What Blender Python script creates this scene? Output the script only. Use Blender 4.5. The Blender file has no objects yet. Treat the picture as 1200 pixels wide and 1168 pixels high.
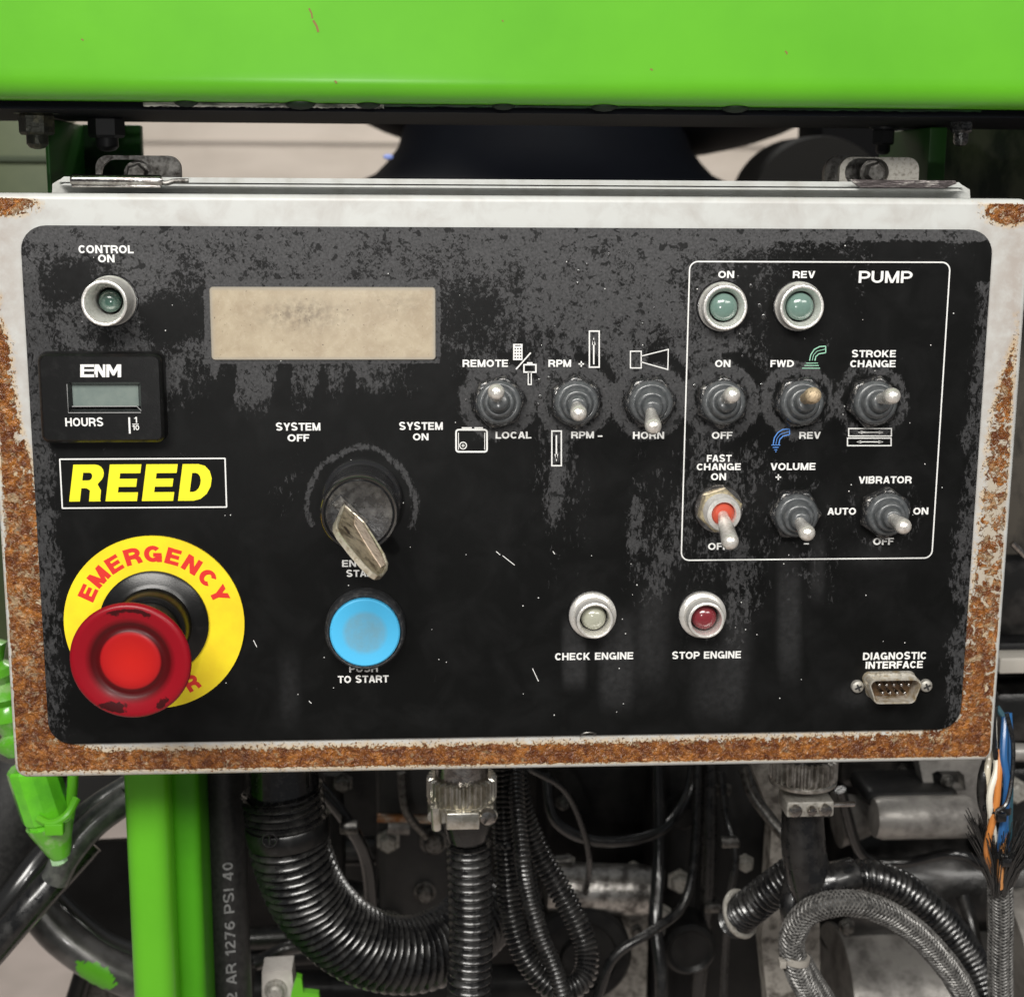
import bpy, bmesh, math, random
import numpy as np
from mathutils import Vector, Matrix
from mathutils.geometry import tessellate_polygon
random.seed(7); rng = np.random.default_rng(7)
C = bpy.context.scene.collection
S = 0.001                       # everything below is written in millimetres
PI = math.pi

# ------------------------------------------------------------------ camera
FPX = 1795.6
def _rot(a, b, c):
    Rx = np.array([[1,0,0],[0,math.cos(a),-math.sin(a)],[0,math.sin(a),math.cos(a)]])
    Ry = np.array([[math.cos(b),0,math.sin(b)],[0,1,0],[-math.sin(b),0,math.cos(b)]])
    Rz = np.array([[math.cos(c),-math.sin(c),0],[math.sin(c),math.cos(c),0],[0,0,1]])
    return Rz @ Rx @ Ry
RM = _rot(.2006, -.0649, .0062)
# panel frame: x right, y down, z into the panel; world: X = x-150, Y = z, Z = 82-y
def w2p(P): return np.array([P[0]+150, 82-P[2], P[1]])
CAMP = np.array([118.06, -12.6, -478.94])
def project(P):
    q = RM @ (w2p(P)-CAMP)
    return 600+FPX*q[0]/q[2], 584+FPX*q[1]/q[2]
def ray(px, py):
    d = RM.T @ np.array([(px-600)/FPX, (py-584)/FPX, 1.0])
    return np.array([CAMP[0]-150, CAMP[2], 82-CAMP[1]]), np.array([d[0], d[2], -d[1]])
def at(px, py, Y=0.0):          # the point of depth Y (mm) seen there in the photograph
    o, d = ray(px, py)
    return o + d*((Y-o[1])/d[1])
def mpp(Y): return (479.0+Y)/FPX   # millimetres per photograph pixel at depth Y

cam_d = bpy.data.cameras.new('camera'); cam = bpy.data.objects.new('camera', cam_d); C.objects.link(cam)
def wv(v): return Vector((v[0], v[2], -v[1]))
right, up, fwd = wv(RM[0]), wv(-RM[1]), wv(RM[2])
m = Matrix((right, up, -fwd)).transposed().to_4x4()
m.translation = Vector(((CAMP[0]-150)*S, CAMP[2]*S, (82-CAMP[1])*S))
cam.matrix_world = m
cam_d.sensor_fit = 'HORIZONTAL'; cam_d.sensor_width = 36; cam_d.lens = FPX/1200*36
cam_d.clip_start = .01; cam_d.clip_end = 60
cam_d.dof.use_dof = True; cam_d.dof.focus_distance = .470; cam_d.dof.aperture_fstop = 20
bpy.context.scene.camera = cam

# ------------------------------------------------------------------ light: a shop with bright lamps overhead, in front of the box
W = bpy.data.worlds.new('World'); bpy.context.scene.world = W; W.use_nodes = True
W.node_tree.nodes['Background'].inputs[0].default_value = (.93, .96, 1, 1)
W.node_tree.nodes['Background'].inputs[1].default_value = .12
def lamp(name, loc, target, sx, sy, power, col=(1, .97, .92)):
    d = bpy.data.lights.new(name, 'AREA'); d.shape = 'RECTANGLE'; d.size = sx*S; d.size_y = sy*S; d.energy = power; d.color = col
    o = bpy.data.objects.new(name, d); C.objects.link(o); o.location = Vector(loc)*S
    o.rotation_euler = (Vector(target)-Vector(loc)).to_track_quat('-Z', 'Y').to_euler()
    return o
lamp('shop_lamp', (-450, -1500, 1150), (0, 0, 0), 1400, 500, 48)
lamp('shop_lamp', (900, -1500, 900), (0, 0, 0), 900, 350, 11)
lamp('added_fill_lamp', (-70, -500, 40), (20, 0, -40), 10, 10, .30, (1, .98, .95))  # small fill lamp added near the camera to lift captions and highlights
lamp('shop_lamp', (200, 1500, 1300), (0, 2300, -300), 1400, 600, 34)
sc = bpy.context.scene
sc.view_settings.view_transform = 'Standard'; sc.view_settings.look = 'None'
sc.view_settings.exposure = 0.0; sc.view_settings.gamma = 1
sc.cycles.max_bounces = 6

# ------------------------------------------------------------------ materials
MAT = {}
def mat(name, col, rough=.5, metal=0., col2=None, nscale=.5, nlo=.4, nhi=.6, bump=0., bscale=2., coat=0., rough2=None, detail=5., stretch=None, dist=0., trans=0., spec=.5, sss=0., coatr=.08):
    if name in MAT: return MAT[name]
    M = bpy.data.materials.new(name); M.use_nodes = True; nt = M.node_tree; b = nt.nodes['Principled BSDF']
    b.inputs['Base Color'].default_value = (*col, 1); b.inputs['Roughness'].default_value = rough; b.inputs['Metallic'].default_value = metal
    b.inputs['Coat Weight'].default_value = coat; b.inputs['Coat Roughness'].default_value = coatr
    b.inputs['Transmission Weight'].default_value = trans; b.inputs['Specular IOR Level'].default_value = spec
    if sss: b.inputs['Subsurface Weight'].default_value = sss; b.inputs['Subsurface Radius'].default_value = (.004, .004, .004)
    tc = nt.nodes.new('ShaderNodeTexCoord'); mp = nt.nodes.new('ShaderNodeMapping'); mp.inputs['Scale'].default_value = (1000,)*3 if not stretch else tuple(1000*s for s in stretch)
    nt.links.new(tc.outputs['Object'], mp.inputs[0])
    def noise(sc_, det=detail, di=dist):
        n = nt.nodes.new('ShaderNodeTexNoise'); n.inputs['Scale'].default_value = sc_; n.inputs['Detail'].default_value = det; n.inputs['Distortion'].default_value = di
        n.inputs['Roughness'].default_value = .62
        nt.links.new(mp.outputs[0], n.inputs['Vector']); return n.outputs[0]
    if col2 is not None:
        n = noise(nscale); mr = nt.nodes.new('ShaderNodeMapRange'); mr.inputs[1].default_value = nlo; mr.inputs[2].default_value = nhi
        nt.links.new(n, mr.inputs[0]); mx = nt.nodes.new('ShaderNodeMix'); mx.data_type = 'RGBA'
        mx.inputs[6].default_value = (*col, 1); mx.inputs[7].default_value = (*col2, 1)
        nt.links.new(mr.outputs[0], mx.inputs[0]); nt.links.new(mx.outputs[2], b.inputs['Base Color'])
        if rough2 is not None:
            r = nt.nodes.new('ShaderNodeMapRange'); r.inputs[3].default_value = rough; r.inputs[4].default_value = rough2
            nt.links.new(mr.outputs[0], r.inputs[0]); nt.links.new(r.outputs[0], b.inputs['Roughness'])
    if bump:
        bp = nt.nodes.new('ShaderNodeBump'); bp.inputs['Strength'].default_value = bump; bp.inputs['Distance'].default_value = .0004
        nt.links.new(noise(bscale, 4), bp.inputs['Height']); nt.links.new(bp.outputs[0], b.inputs['Normal'])
    MAT[name] = M; return M

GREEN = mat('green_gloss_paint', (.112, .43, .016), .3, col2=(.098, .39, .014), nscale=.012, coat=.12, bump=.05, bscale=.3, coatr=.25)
GREEN_OLD = mat('green_scuffed_paint', (.10, .38, .02), .3, col2=(.34, .44, .24), nscale=.12, nlo=.5, nhi=.72, coat=.6, bump=.2, bscale=.6)
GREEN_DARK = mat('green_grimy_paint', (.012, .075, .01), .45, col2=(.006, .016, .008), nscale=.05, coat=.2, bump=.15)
OLIVE = mat('dull_green_paint', (.075, .095, .04), .55, col2=(.055, .075, .03), nscale=.02)
WHITE_INK = mat('white_print', (.80, .80, .78), .5)
YELLOW_INK = mat('yellow_print', (.88, .80, .02), .45)
YELLOW_LEGEND = mat('yellow_legend_plate', (.90, .72, .02), .38, col2=(.84, .62, .02), nscale=.05)
RED_INK = mat('red_print', (.68, .03, .02), .45)
GREEN_INK = mat('pale_green_print', (.32, .62, .45), .5)
BLUE_INK = mat('blue_print', (.10, .28, .72), .5)
BLACK_INK = mat('black_print', (.02, .02, .02), .5)
BLACK_PL = mat('black_plastic', (.007, .007, .0075), .2, col2=(.022, .022, .023), nscale=.5, nlo=.5, nhi=.75, rough2=.4, coat=.6, bump=.05, bscale=1.5)
BLACK_MATT = mat('black_moulded_plastic', (.004, .004, .004), .3, col2=(.011, .011, .011), nscale=.25, nlo=.52, nhi=.75, bump=.08, bscale=2)
RUBBER = mat('grey_rubber_boot', (.068, .074, .078), .3, col2=(.12, .125, .128), nscale=.5, nlo=.45, nhi=.75, coat=.6, coatr=.16, bump=.12, bscale=1.2, rough2=.5)
NUTM = mat('black_nut', (.03, .031, .033), .22, metal=.5, col2=(.22, .21, .195), nscale=.7, nlo=.52, nhi=.66, coat=.5, bump=.4, bscale=1.2)
LEVER = mat('satin_lever_metal', (.90, .87, .82), .22, metal=.6, col2=(.55, .49, .43), nscale=.55, nlo=.45, nhi=.75, bump=.3, bscale=2.5)
LEVER_TAN = mat('worn_lever_metal', (.60, .47, .31), .5, metal=.45, col2=(.2, .15, .10), nscale=.8, nlo=.5, nhi=.68, bump=.8, bscale=1.6)
ALU = mat('cast_aluminium', (.88, .86, .82), .24, metal=.6, col2=(.62, .59, .53), nscale=.6, nlo=.5, nhi=.75, bump=.25, bscale=2)
STEEL = mat('bright_steel', (.60, .58, .55), .2, metal=1., col2=(.32, .29, .27), nscale=.3, bump=.2, bscale=1)
STEEL_DARK = mat('tarnished_steel', (.17, .165, .155), .33, metal=.85, col2=(.045, .04, .036), nscale=.5, nlo=.42, nhi=.66, bump=.35, bscale=1)
STEEL_PALE = mat('grimy_zinc_plate', (.38, .365, .33), .45, metal=.35, col2=(.16, .145, .12), nscale=.8, nlo=.5, nhi=.7, bump=.2, bscale=1)
BRASS = mat('yellowed_zinc', (.66, .57, .36), .35, metal=.6, col2=(.38, .33, .24), nscale=.8, bump=.3)
RED_PL = mat('red_dome_plastic', (.62, .008, .010), .27, col2=(.50, .006, .008), nscale=.08, coat=.35, sss=.15, bump=.04, bscale=.6)
RED_DEEP = mat('deep_red_plastic', (.30, .006, .010), .3, coat=.35)
RED_RUB = mat('red_plastic_insert', (.50, .07, .035), .35, coat=.5)
BLUE_PL = mat('blue_cap_plastic', (.07, .42, .78), .4)
LCD = mat('lcd_glass', (.16, .20, .185), .2, coat=.7, col2=(.19, .23, .21), nscale=.2)
LENS_G = mat('green_grey_lens', (.15, .24, .205), .2, coat=.8, sss=.2, bump=.03)
LENS_DG = mat('dark_green_lens', (.05, .10, .08), .2, coat=.8)
LENS_W = mat('pale_grey_lens', (.38, .385, .31), .2, coat=.8, sss=.2)
LENS_R = mat('dull_red_lens', (.19, .022, .03), .2, coat=.8, sss=.2)
DIRT = mat('dark_smudge', (.025, .003, .004), .4)
BODYP = mat('weathered_white_paint', (.47, .48, .465), .35, col2=(.38, .38, .355), nscale=.12, nlo=.45, nhi=.7, coat=.2, bump=.05)
HOSE = mat('black_conduit', (.006, .006, .0065), .2, coat=.5, col2=(.014, .0135, .013), nscale=.2, nlo=.42, nhi=.62, rough2=.45, bump=.22, bscale=.55)
HOSE_M = mat('matt_rubber_hose', (.010, .010, .010), .45, col2=(.022, .0215, .021), nscale=.5, bump=.3, bscale=2.5)
HOSE_INK = mat('faded_hose_print', (.20, .20, .20), .6, col2=(.05, .05, .05), nscale=.6, nlo=.5, nhi=.7)
CAST = mat('grimy_cast_iron', (.014, .0135, .013), .3, metal=.25, col2=(.075, .070, .066), nscale=.06, nlo=.45, nhi=.75, bump=.7, bscale=.35, rough2=.45, coat=.5, coatr=.18)
CAST_L = mat('dusty_cast_aluminium', (.40, .38, .355), .36, metal=.4, col2=(.15, .14, .13), nscale=.07, nlo=.42, nhi=.66, bump=.5, bscale=.4, rough2=.6)
CAST_D = mat('dark_engine_paint', (.006, .006, .0065), .5, col2=(.017, .0165, .016), nscale=.05, bump=.7, bscale=.25, spec=.16, coat=.08, coatr=.2)
CREAM = mat('stained_engine_plate', (.30, .28, .25), .5, col2=(.08, .07, .06), nscale=.2, nlo=.45, nhi=.65, bump=.3, bscale=1)
NAVY = mat('navy_black_tank', (.002, .0026, .005), .7, col2=(.0025, .0034, .006), nscale=.02, spec=.12)
CONC = mat('concrete', (.52, .465, .41), .8, col2=(.44, .39, .34), nscale=.012, nlo=.4, nhi=.62, stretch=(.35, 1, 1), detail=8)
FLOORM = mat('concrete_floor', (.50, .44, .41), .7, col2=(.42, .37, .34), nscale=.006, detail=8)
BRAID = mat('grey_braid', (.17, .165, .158), .36, metal=.3, col2=(.055, .053, .05), nscale=.4, nlo=.45, nhi=.65)
FRAY = mat('black_bristle', (.014, .014, .014), .25, coat=.6)
WATER = mat('water_bead', (.03, .03, .03), .04, coat=1.)

def nodes_of(name):
    M = bpy.data.materials.new(name); M.use_nodes = True; MAT[name] = M
    return M, M.node_tree, M.node_tree.nodes['Principled BSDF']
class NT:                        # tiny node helper
    def __init__(s, nt):
        s.nt = nt; tc = nt.nodes.new('ShaderNodeTexCoord'); s.mp = nt.nodes.new('ShaderNodeMapping'); s.mp.inputs['Scale'].default_value = (1000,)*3
        nt.links.new(tc.outputs['Object'], s.mp.inputs[0]); s.v = s.mp.outputs[0]
    def sc(s, x, y, z):
        mp = s.nt.nodes.new('ShaderNodeMapping'); mp.inputs['Scale'].default_value = (x, y, z); s.nt.links.new(s.v, mp.inputs[0]); return mp.outputs[0]
    def noise(s, scale, detail=4, dist=0, v=None, rough=.6):
        n = s.nt.nodes.new('ShaderNodeTexNoise'); n.inputs['Scale'].default_value = scale; n.inputs['Detail'].default_value = detail
        n.inputs['Distortion'].default_value = dist; n.inputs['Roughness'].default_value = rough; s.nt.links.new(v or s.v, n.inputs['Vector']); return n.outputs[0]
    def attr(s, name):
        a = s.nt.nodes.new('ShaderNodeAttribute'); a.attribute_name = name; return a.outputs['Fac']
    def m(s, op, a, b=0.):
        n = s.nt.nodes.new('ShaderNodeMath'); n.operation = op
        for i, q in enumerate((a, b)):
            if isinstance(q, (int, float)): n.inputs[i].default_value = q
            else: s.nt.links.new(q, n.inputs[i])
        return n.outputs[0]
    def rng(s, x, a, b, c=0., d=1.):
        n = s.nt.nodes.new('ShaderNodeMapRange'); s.nt.links.new(x, n.inputs[0])
        for i, q in enumerate((a, b, c, d)): n.inputs[i+1].default_value = q
        return n.outputs[0]
    def mix(s, f, a, b):
        n = s.nt.nodes.new('ShaderNodeMix'); n.data_type = 'RGBA'; s.nt.links.new(f, n.inputs[0])
        for i, q in ((6, a), (7, b)):
            if isinstance(q, tuple): n.inputs[i].default_value = (*q, 1)
            else: s.nt.links.new(q, n.inputs[i])
        return n.outputs[2]
    def bump(s, h, strength, bsdf, dist=.0004):
        n = s.nt.nodes.new('ShaderNodeBump'); n.inputs['Strength'].default_value = strength; n.inputs['Distance'].default_value = dist
        s.nt.links.new(h, n.inputs['Height']); s.nt.links.new(n.outputs[0], bsdf.inputs['Normal'])

# black overlay: a dried grey film with its reflected haze painted in, broken up by wet patches and runs ('dry' = how much film is left there, 'veil' = thin even film)
PLATE, nt, b = nodes_of('black_overlay_with_film_and_haze'); N = NT(nt)
n1 = N.rng(N.noise(.85, 6, .5, rough=.75), .36, .66); n1b = N.rng(N.noise(.8, 6, .6, v=N.sc(1., 1., .45), rough=.75), .36, .66)
low = N.attr('low'); n1 = N.m('ADD', N.m('MULTIPLY', n1, N.m('SUBTRACT', 1., low)), N.m('MULTIPLY', n1b, low)); n2 = N.noise(.2, 3)
thr = N.m('ADD', N.m('MULTIPLY', n1, .84), N.m('MULTIPLY', N.rng(n2, .3, .7), .22))
film = N.rng(N.m('SUBTRACT', N.attr('dry'), thr), -.07, .12)
film = N.m('MULTIPLY', film, N.rng(N.noise(1.3, 5, .3), .3, .7, .45, 1.)); film = N.m('MULTIPLY', film, N.m('SUBTRACT', 1., N.m('MULTIPLY', low, .36)))
film = N.m('MULTIPLY', film, N.rng(N.noise(.42, 4, .5), .585, .61, 1., .22))
smear = N.m('MULTIPLY', N.rng(N.noise(.07, 6, .5), .42, .7), .05)
film = N.m('MAXIMUM', N.m('MAXIMUM', film, smear), N.m('MULTIPLY', N.attr('veil'), N.rng(N.noise(.5, 4), .3, .7, .5, 1.)))
grit = N.noise(6., 2)
colr = N.mix(film, (.0028, .0030, .0029), (.088, .088, .091))
nt.links.new(colr, b.inputs['Base Color'])
nt.links.new(N.rng(film, 0, 1, .42, .6), b.inputs['Roughness'])
b.inputs['Specular IOR Level'].default_value = .17
N.bump(N.m('ADD', N.m('MULTIPLY', film, .5), N.m('MULTIPLY', grit, .22)), .35, b, .0002)

# door paint: chalky white with grime; rust where 'rust' (mm inside the rust line) is positive
DOOR, nt, b = nodes_of('white_paint_eaten_by_rust'); N = NT(nt)
nr = N.noise(.55, 6, .3, rough=.65)
r_in = N.m('ADD', N.attr('rust'), N.m('MULTIPLY', N.m('SUBTRACT', nr, .5), 4.6))
isl = N.m('MULTIPLY', N.rng(N.m('ADD', N.noise(.30, 7, .5, rough=.72), N.m('MULTIPLY', N.attr('bare'), .07)), .55, .60), N.rng(N.attr('bare'), -.1, .15, .15, 1.))
r_in = N.m('SUBTRACT', r_in, N.m('MULTIPLY', isl, 6.))
rmask = N.rng(r_in, -.12, .12)
halo = N.rng(r_in, -2.2, 0.)
grime = N.rng(N.noise(.10, 7, .4), .42, .68)
paint = N.mix(grime, (.55, .565, .55), (.46, .455, .435))
paint = N.mix(N.m('MULTIPLY', N.attr('grime'), N.rng(N.noise(.25, 6), .3, .6, .35, 1.)), paint, (.36, .31, .275))
paint = N.mix(N.m('MULTIPLY', isl, N.m('MULTIPLY', N.rng(N.attr('rust'), -.5, 1.), .75)), paint, (.42, .36, .27))
paint = N.mix(N.m('MULTIPLY', halo, .6), paint, (.58, .38, .15))
rv = N.rng(N.noise(.38, 5, .7, rough=.6), .38, .62); rd = N.rng(N.noise(.15, 5, .6), .40, .58)
rustc = N.mix(rv, (.125, .034, .007), (.40, .15, .028)); rustc = N.mix(N.m('MULTIPLY', rd, .65), rustc, (.085, .021, .006))
tan = N.rng(N.m('ADD', N.noise(.34, 6, .8, rough=.65), N.m('MULTIPLY', N.attr('bare'), .08)), .55, .66)
rustc = N.mix(N.m('MULTIPLY', tan, .6), rustc, (.42, .34, .21))
fleck = N.rng(N.noise(.9, 3, .9), .64, .72)
rustc = N.mix(N.m('MULTIPLY', fleck, .55), rustc, (.60, .38, .17))
dots = N.m('MULTIPLY', N.rng(N.m('ADD', N.noise(1.5, 4, .3), N.m('MULTIPLY', N.rng(r_in, -3.2, 0.), .16)), .70, .74), N.rng(r_in, -1.8, -1.))
rustc = N.mix(N.m('SUBTRACT', 1., rmask), rustc, (.40, .17, .045)); rmask = N.m('MAXIMUM', rmask, dots)
nt.links.new(N.mix(rmask, paint, rustc), b.inputs['Base Color'])
nt.links.new(N.rng(rmask, 0, 1, .4, .2), b.inputs['Roughness'])
hgt = N.m('ADD', N.m('MULTIPLY', rmask, N.m('ADD', N.m('MULTIPLY', N.noise(.6, 3, .6), 2.6), .6)), N.m('MULTIPLY', grime, .03))
N.bump(hgt, .9, b, .0009)

# yellowed display window
WIN, nt, b = nodes_of('yellowed_frosted_window'); N = NT(nt)
edge = N.attr('edge')
c0 = N.mix(N.rng(N.noise(.11, 7, .6), .38, .64), (.43, .36, .25), (.34, .27, .18))
c0 = N.mix(N.m('MULTIPLY', N.rng(N.noise(.6, 6, 1.), .5, .7), .35), c0, (.50, .43, .32))
c0 = N.mix(N.m('MULTIPLY', N.attr('stain'), N.rng(N.noise(.5, 6), .35, .62)), c0, (.15, .115, .075))
c0 = N.mix(N.rng(N.noise(1.3, 3), .68, .72), c0, (.09, .06, .035))
c0 = N.mix(edge, c0, (.30, .27, .22))
nt.links.new(c0, b.inputs['Base Color']); b.inputs['Roughness'].default_value = .38; b.inputs['Coat Weight'].default_value = .25; b.inputs['Coat Roughness'].default_value = .3
N.bump(N.noise(.5, 6), .12, b)

# blue cap worn grey in the middle
CAP, nt, b = nodes_of('blue_cap_worn_grey'); N = NT(nt)
wear = N.m('MULTIPLY', N.attr('wear'), N.rng(N.noise(.35, 6), .3, .6, .65, 1.))
nt.links.new(N.mix(wear, (.07, .47, .80), (.16, .33, .42)), b.inputs['Base Color']); b.inputs['Roughness'].default_value = .42
N.bump(N.noise(1.2, 4), .08, b)

# red mushroom head with black smudges where 'smudge' is high; 'ring' paints in groove shade, 'centre' a translucent glow
RHEAD, nt, b = nodes_of('red_gloss_plastic_with_smudges'); N = NT(nt)
sm = N.rng(N.m('ADD', N.attr('smudge'), N.m('MULTIPLY', N.m('SUBTRACT', N.noise(.35, 5), .5), 1.6)), .48, .62)
base = N.mix(N.attr('ring'), (.25, .003, .010), (.055, .001, .002))
base = N.mix(N.attr('centre'), base, (.50, .014, .010))
nt.links.new(N.mix(sm, base, (.04, .003, .004)), b.inputs['Base Color'])
b.inputs['Roughness'].default_value = .36; b.inputs['Specular IOR Level'].default_value = .3; b.inputs['Coat Weight'].default_value = .08; b.inputs['Coat Roughness'].default_value = .2
N.bump(N.noise(.5, 3), .05, b)

# ------------------------------------------------------------------ mesh building
WORLD = {}                      # world position (mm) of each object's origin
class MB:
    def __init__(s): s.v = []; s.f = []; s.attrs = {}
    def add(s, verts, faces):
        n = len(s.v); s.v += [tuple(float(c) for c in p) for p in verts]; s.f += [tuple(i+n for i in f) for f in faces]; return n
    def rings(s, rings, cap0=True, cap1=True, closed=True):
        n = len(rings[0]); vs = [p for r in rings for p in r]; fs = []
        for i in range(len(rings)-1):
            for j in range(n if closed else n-1):
                k = (j+1) % n; fs.append((i*n+j, i*n+k, (i+1)*n+k, (i+1)*n+j))
        base = s.add(vs, fs)
        if cap0: s.f.append(tuple(base+j for j in reversed(range(n))))
        if cap1: s.f.append(tuple(base+(len(rings)-1)*n+j for j in range(n)))
    def lathe(s, c, prof, axis=(0, -1, 0), seg=32, caps=(True, True), rot=0., wob=0.):
        a = np.array(axis, float); a /= np.linalg.norm(a)
        u = np.cross(a, (0, 0, 1.)) if abs(a[2]) < .9 else np.cross(a, (1., 0, 0)); u /= np.linalg.norm(u); w = np.cross(a, u)
        c = np.array(c, float); rs = []
        for r, t in prof:
            rs.append([c+a*t+(u*math.cos(rot+2*PI*j/seg)+w*math.sin(rot+2*PI*j/seg))*r for j in range(seg)])
        s.rings(rs, *caps)
    def tube(s, pts, r, seg=14, caps=(True, True)):
        pts = [np.array(p, float) for p in pts]; n = len(pts)
        T = [pts[min(i+1, n-1)]-pts[max(i-1, 0)] for i in range(n)]; T = [t/(np.linalg.norm(t)+1e-9) for t in T]
        u = np.cross(T[0], (0, 0, 1.)); u = u if np.linalg.norm(u) > .1 else np.cross(T[0], (0, 1., 0)); u /= np.linalg.norm(u); rs = []
        for i in range(n):
            u = u-T[i]*np.dot(u, T[i]); u /= np.linalg.norm(u); w = np.cross(T[i], u); rr = r[i] if hasattr(r, '__len__') else r
            rs.append([pts[i]+(u*math.cos(2*PI*j/seg)+w*math.sin(2*PI*j/seg))*rr for j in range(seg)])
        s.rings(rs, *caps)
    def box(s, x0, x1, y0, y1, z0, z1, bv=0.):
        if bv <= 0:
            s.rings([[(x0, y0, z0), (x1, y0, z0), (x1, y0, z1), (x0, y0, z1)], [(x0, y1, z0), (x1, y1, z0), (x1, y1, z1), (x0, y1, z1)]])
        else: s.slab((x0, z0, x1, z1), bv, [(bv, y0), (bv*.3, y0+bv*.3), (0, y0+bv), (0, y1-bv), (bv*.3, y1-bv*.3), (bv, y1)], n=3)
    def obox(s, c, ax, ay, az):  # oriented box: centre and three half axes
        c, ax, ay, az = (np.array(q, float) for q in (c, ax, ay, az))
        s.rings([[c+sy*ay-ax-az, c+sy*ay+ax-az, c+sy*ay+ax+az, c+sy*ay-ax+az] for sy in (-1, 1)])
    def slab(s, rect, r, levels, n=6, caps=(True, True)):   # rounded rectangle, levels = (inset, y)
        x0, z0, x1, z1 = rect
        s.rings([[(x, y, z) for x, z in rrect(x0+i, z0+i, x1-i, z1-i, max(r-i, .05), n)] for i, y in levels], *caps)
    def prism(s, loops, y0, y1):  # polygon with holes between depths y0 (front) and y1
        flat = [p for l in loops for p in l]; tris = tessellate_polygon([[Vector((p[0], p[1], 0)) for p in l] for l in loops])
        for y in (y0, y1): s.add([(p[0], y, p[1]) for p in flat], tris)
        for l in loops:
            k = len(l); s.add([(p[0], y0, p[1]) for p in l]+[(p[0], y1, p[1]) for p in l], [(j, (j+1) % k, k+(j+1) % k, k+j) for j in range(k)])
    def sphere(s, c, r, sx=1, sy=1, sz=1, seg=16, rings=10, t0=0., t1=PI):
        rs = []
        for i in range(rings+1):
            t = t0+(t1-t0)*i/rings; q = max(math.sin(t), .001)
            rs.append([(c[0]+r*sx*q*math.cos(2*PI*j/seg), c[1]-r*sy*math.cos(t), c[2]+r*sz*q*math.sin(2*PI*j/seg)) for j in range(seg)])
        s.rings(rs)
def rrect(x0, z0, x1, z1, r, n=6):
    out = []
    for cx, cz, a0 in ((x1-r, z1-r, 0), (x0+r, z1-r, 90), (x0+r, z0+r, 180), (x1-r, z0+r, 270)):
        for k in range(n+1):
            a = math.radians(a0+90*k/n); out.append((cx+r*math.cos(a), cz+r*math.sin(a)))
    return out
def circ(cx, cz, r, n=48): return [(cx+r*math.cos(2*PI*k/n), cz+r*math.sin(2*PI*k/n)) for k in range(n)]
def finish(name, me, material, parent, origin, smooth=35):
    me.materials.append(material)
    if smooth:
        me.polygons.foreach_set('use_smooth', [True]*len(me.polygons)); me.set_sharp_from_angle(angle=math.radians(smooth))
    o = bpy.data.objects.new(name, me); C.objects.link(o); WORLD[o.name] = np.array(origin, float)
    base = np.zeros(3)
    if parent is not None: o.parent = parent; base = WORLD[parent.name]
    o.location = Vector((np.array(origin)-base)*S); return o
def obj(name, mb, material, parent=None, origin=None, smooth=35, attrs=None, label=None, kind=None, fix=True):
    V = np.array(mb.v); origin = (V.min(0)+V.max(0))/2 if origin is None else np.array(origin, float)
    me = bpy.data.meshes.new(name); me.from_pydata(((V-origin)*S).tolist(), [], mb.f); me.update()
    for k, vals in (attrs or {}).items():
        a = me.attributes.new(k, 'FLOAT', 'POINT'); a.data.foreach_set('value', np.array(vals, dtype=np.float32))
    if fix:
        bm = bmesh.new(); bm.from_mesh(me); bmesh.ops.recalc_face_normals(bm, faces=bm.faces[:]); bm.to_mesh(me); bm.free()
    o = finish(name, me, material, parent, origin, smooth)
    if label: o['label'] = label
    if kind: o['kind'] = kind
    return o
def thing(name, label, cat, loc=(0, 0, 0), group=None):
    o = bpy.data.objects.new(name, None); C.objects.link(o); o.location = Vector(loc)*S; o.empty_display_size = .01
    WORLD[o.name] = np.array(loc, float); o['label'] = label; o['category'] = cat
    if group: o['group'] = group
    return o
def tag(o, label, cat, group=None):
    o['label'] = label; o['category'] = cat
    if group: o['group'] = group
    return o
def spline(pts, n=60):           # Catmull-Rom, evenly spaced samples
    P = [np.array(p, float) for p in pts]; P = [2*P[0]-P[1]]+P+[2*P[-1]-P[-2]]; out = []
    for i in range(1, len(P)-2):
        for k in range(24):
            t = k/24; a, b_, c, d = P[i-1:i+3]
            out.append(.5*((2*b_)+(-a+c)*t+(2*a-5*b_+4*c-d)*t*t+(-a+3*b_-3*c+d)*t**3))
    out.append(P[-2]); out = np.array(out); L = np.r_[0, np.cumsum(np.linalg.norm(np.diff(out, axis=0), axis=1))]
    q = np.linspace(0, L[-1], n); return np.stack([np.interp(q, L, out[:, k]) for k in range(3)], 1), L[-1]

# flat print on the panel --------------------------------------------------
_tc = {}
def glyphs(txt, offset=.028, shear=0., space=1.0):
    key = (txt, offset, shear, space)
    if key not in _tc:
        cu = bpy.data.curves.new('t', 'FONT'); cu.body = txt; cu.offset = offset; cu.shear = shear; cu.space_character = space; cu.resolution_u = 5; cu.align_x = 'CENTER'
        o = bpy.data.objects.new('t', cu); C.objects.link(o); bpy.context.view_layer.update()
        me = bpy.data.meshes.new_from_object(o.evaluated_get(bpy.context.evaluated_depsgraph_get()))
        v = np.array([list(p.co)[:2] for p in me.vertices]); f = [tuple(p.vertices) for p in me.polygons]
        C.objects.unlink(o); bpy.data.objects.remove(o); bpy.data.curves.remove(cu); bpy.data.meshes.remove(me)
        lo, hi = v.min(0), v.max(0); _tc[key] = ((v-(lo+hi)/2)/(hi-lo), f)
    return _tc[key]
def _ar(cx, cy, rx_, ry_, a0, a1, n=10): return [(cx+rx_*math.cos(math.radians(a0+(a1-a0)*k/n)), cy+ry_*math.sin(math.radians(a0+(a1-a0)*k/n))) for k in range(n+1)]
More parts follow.
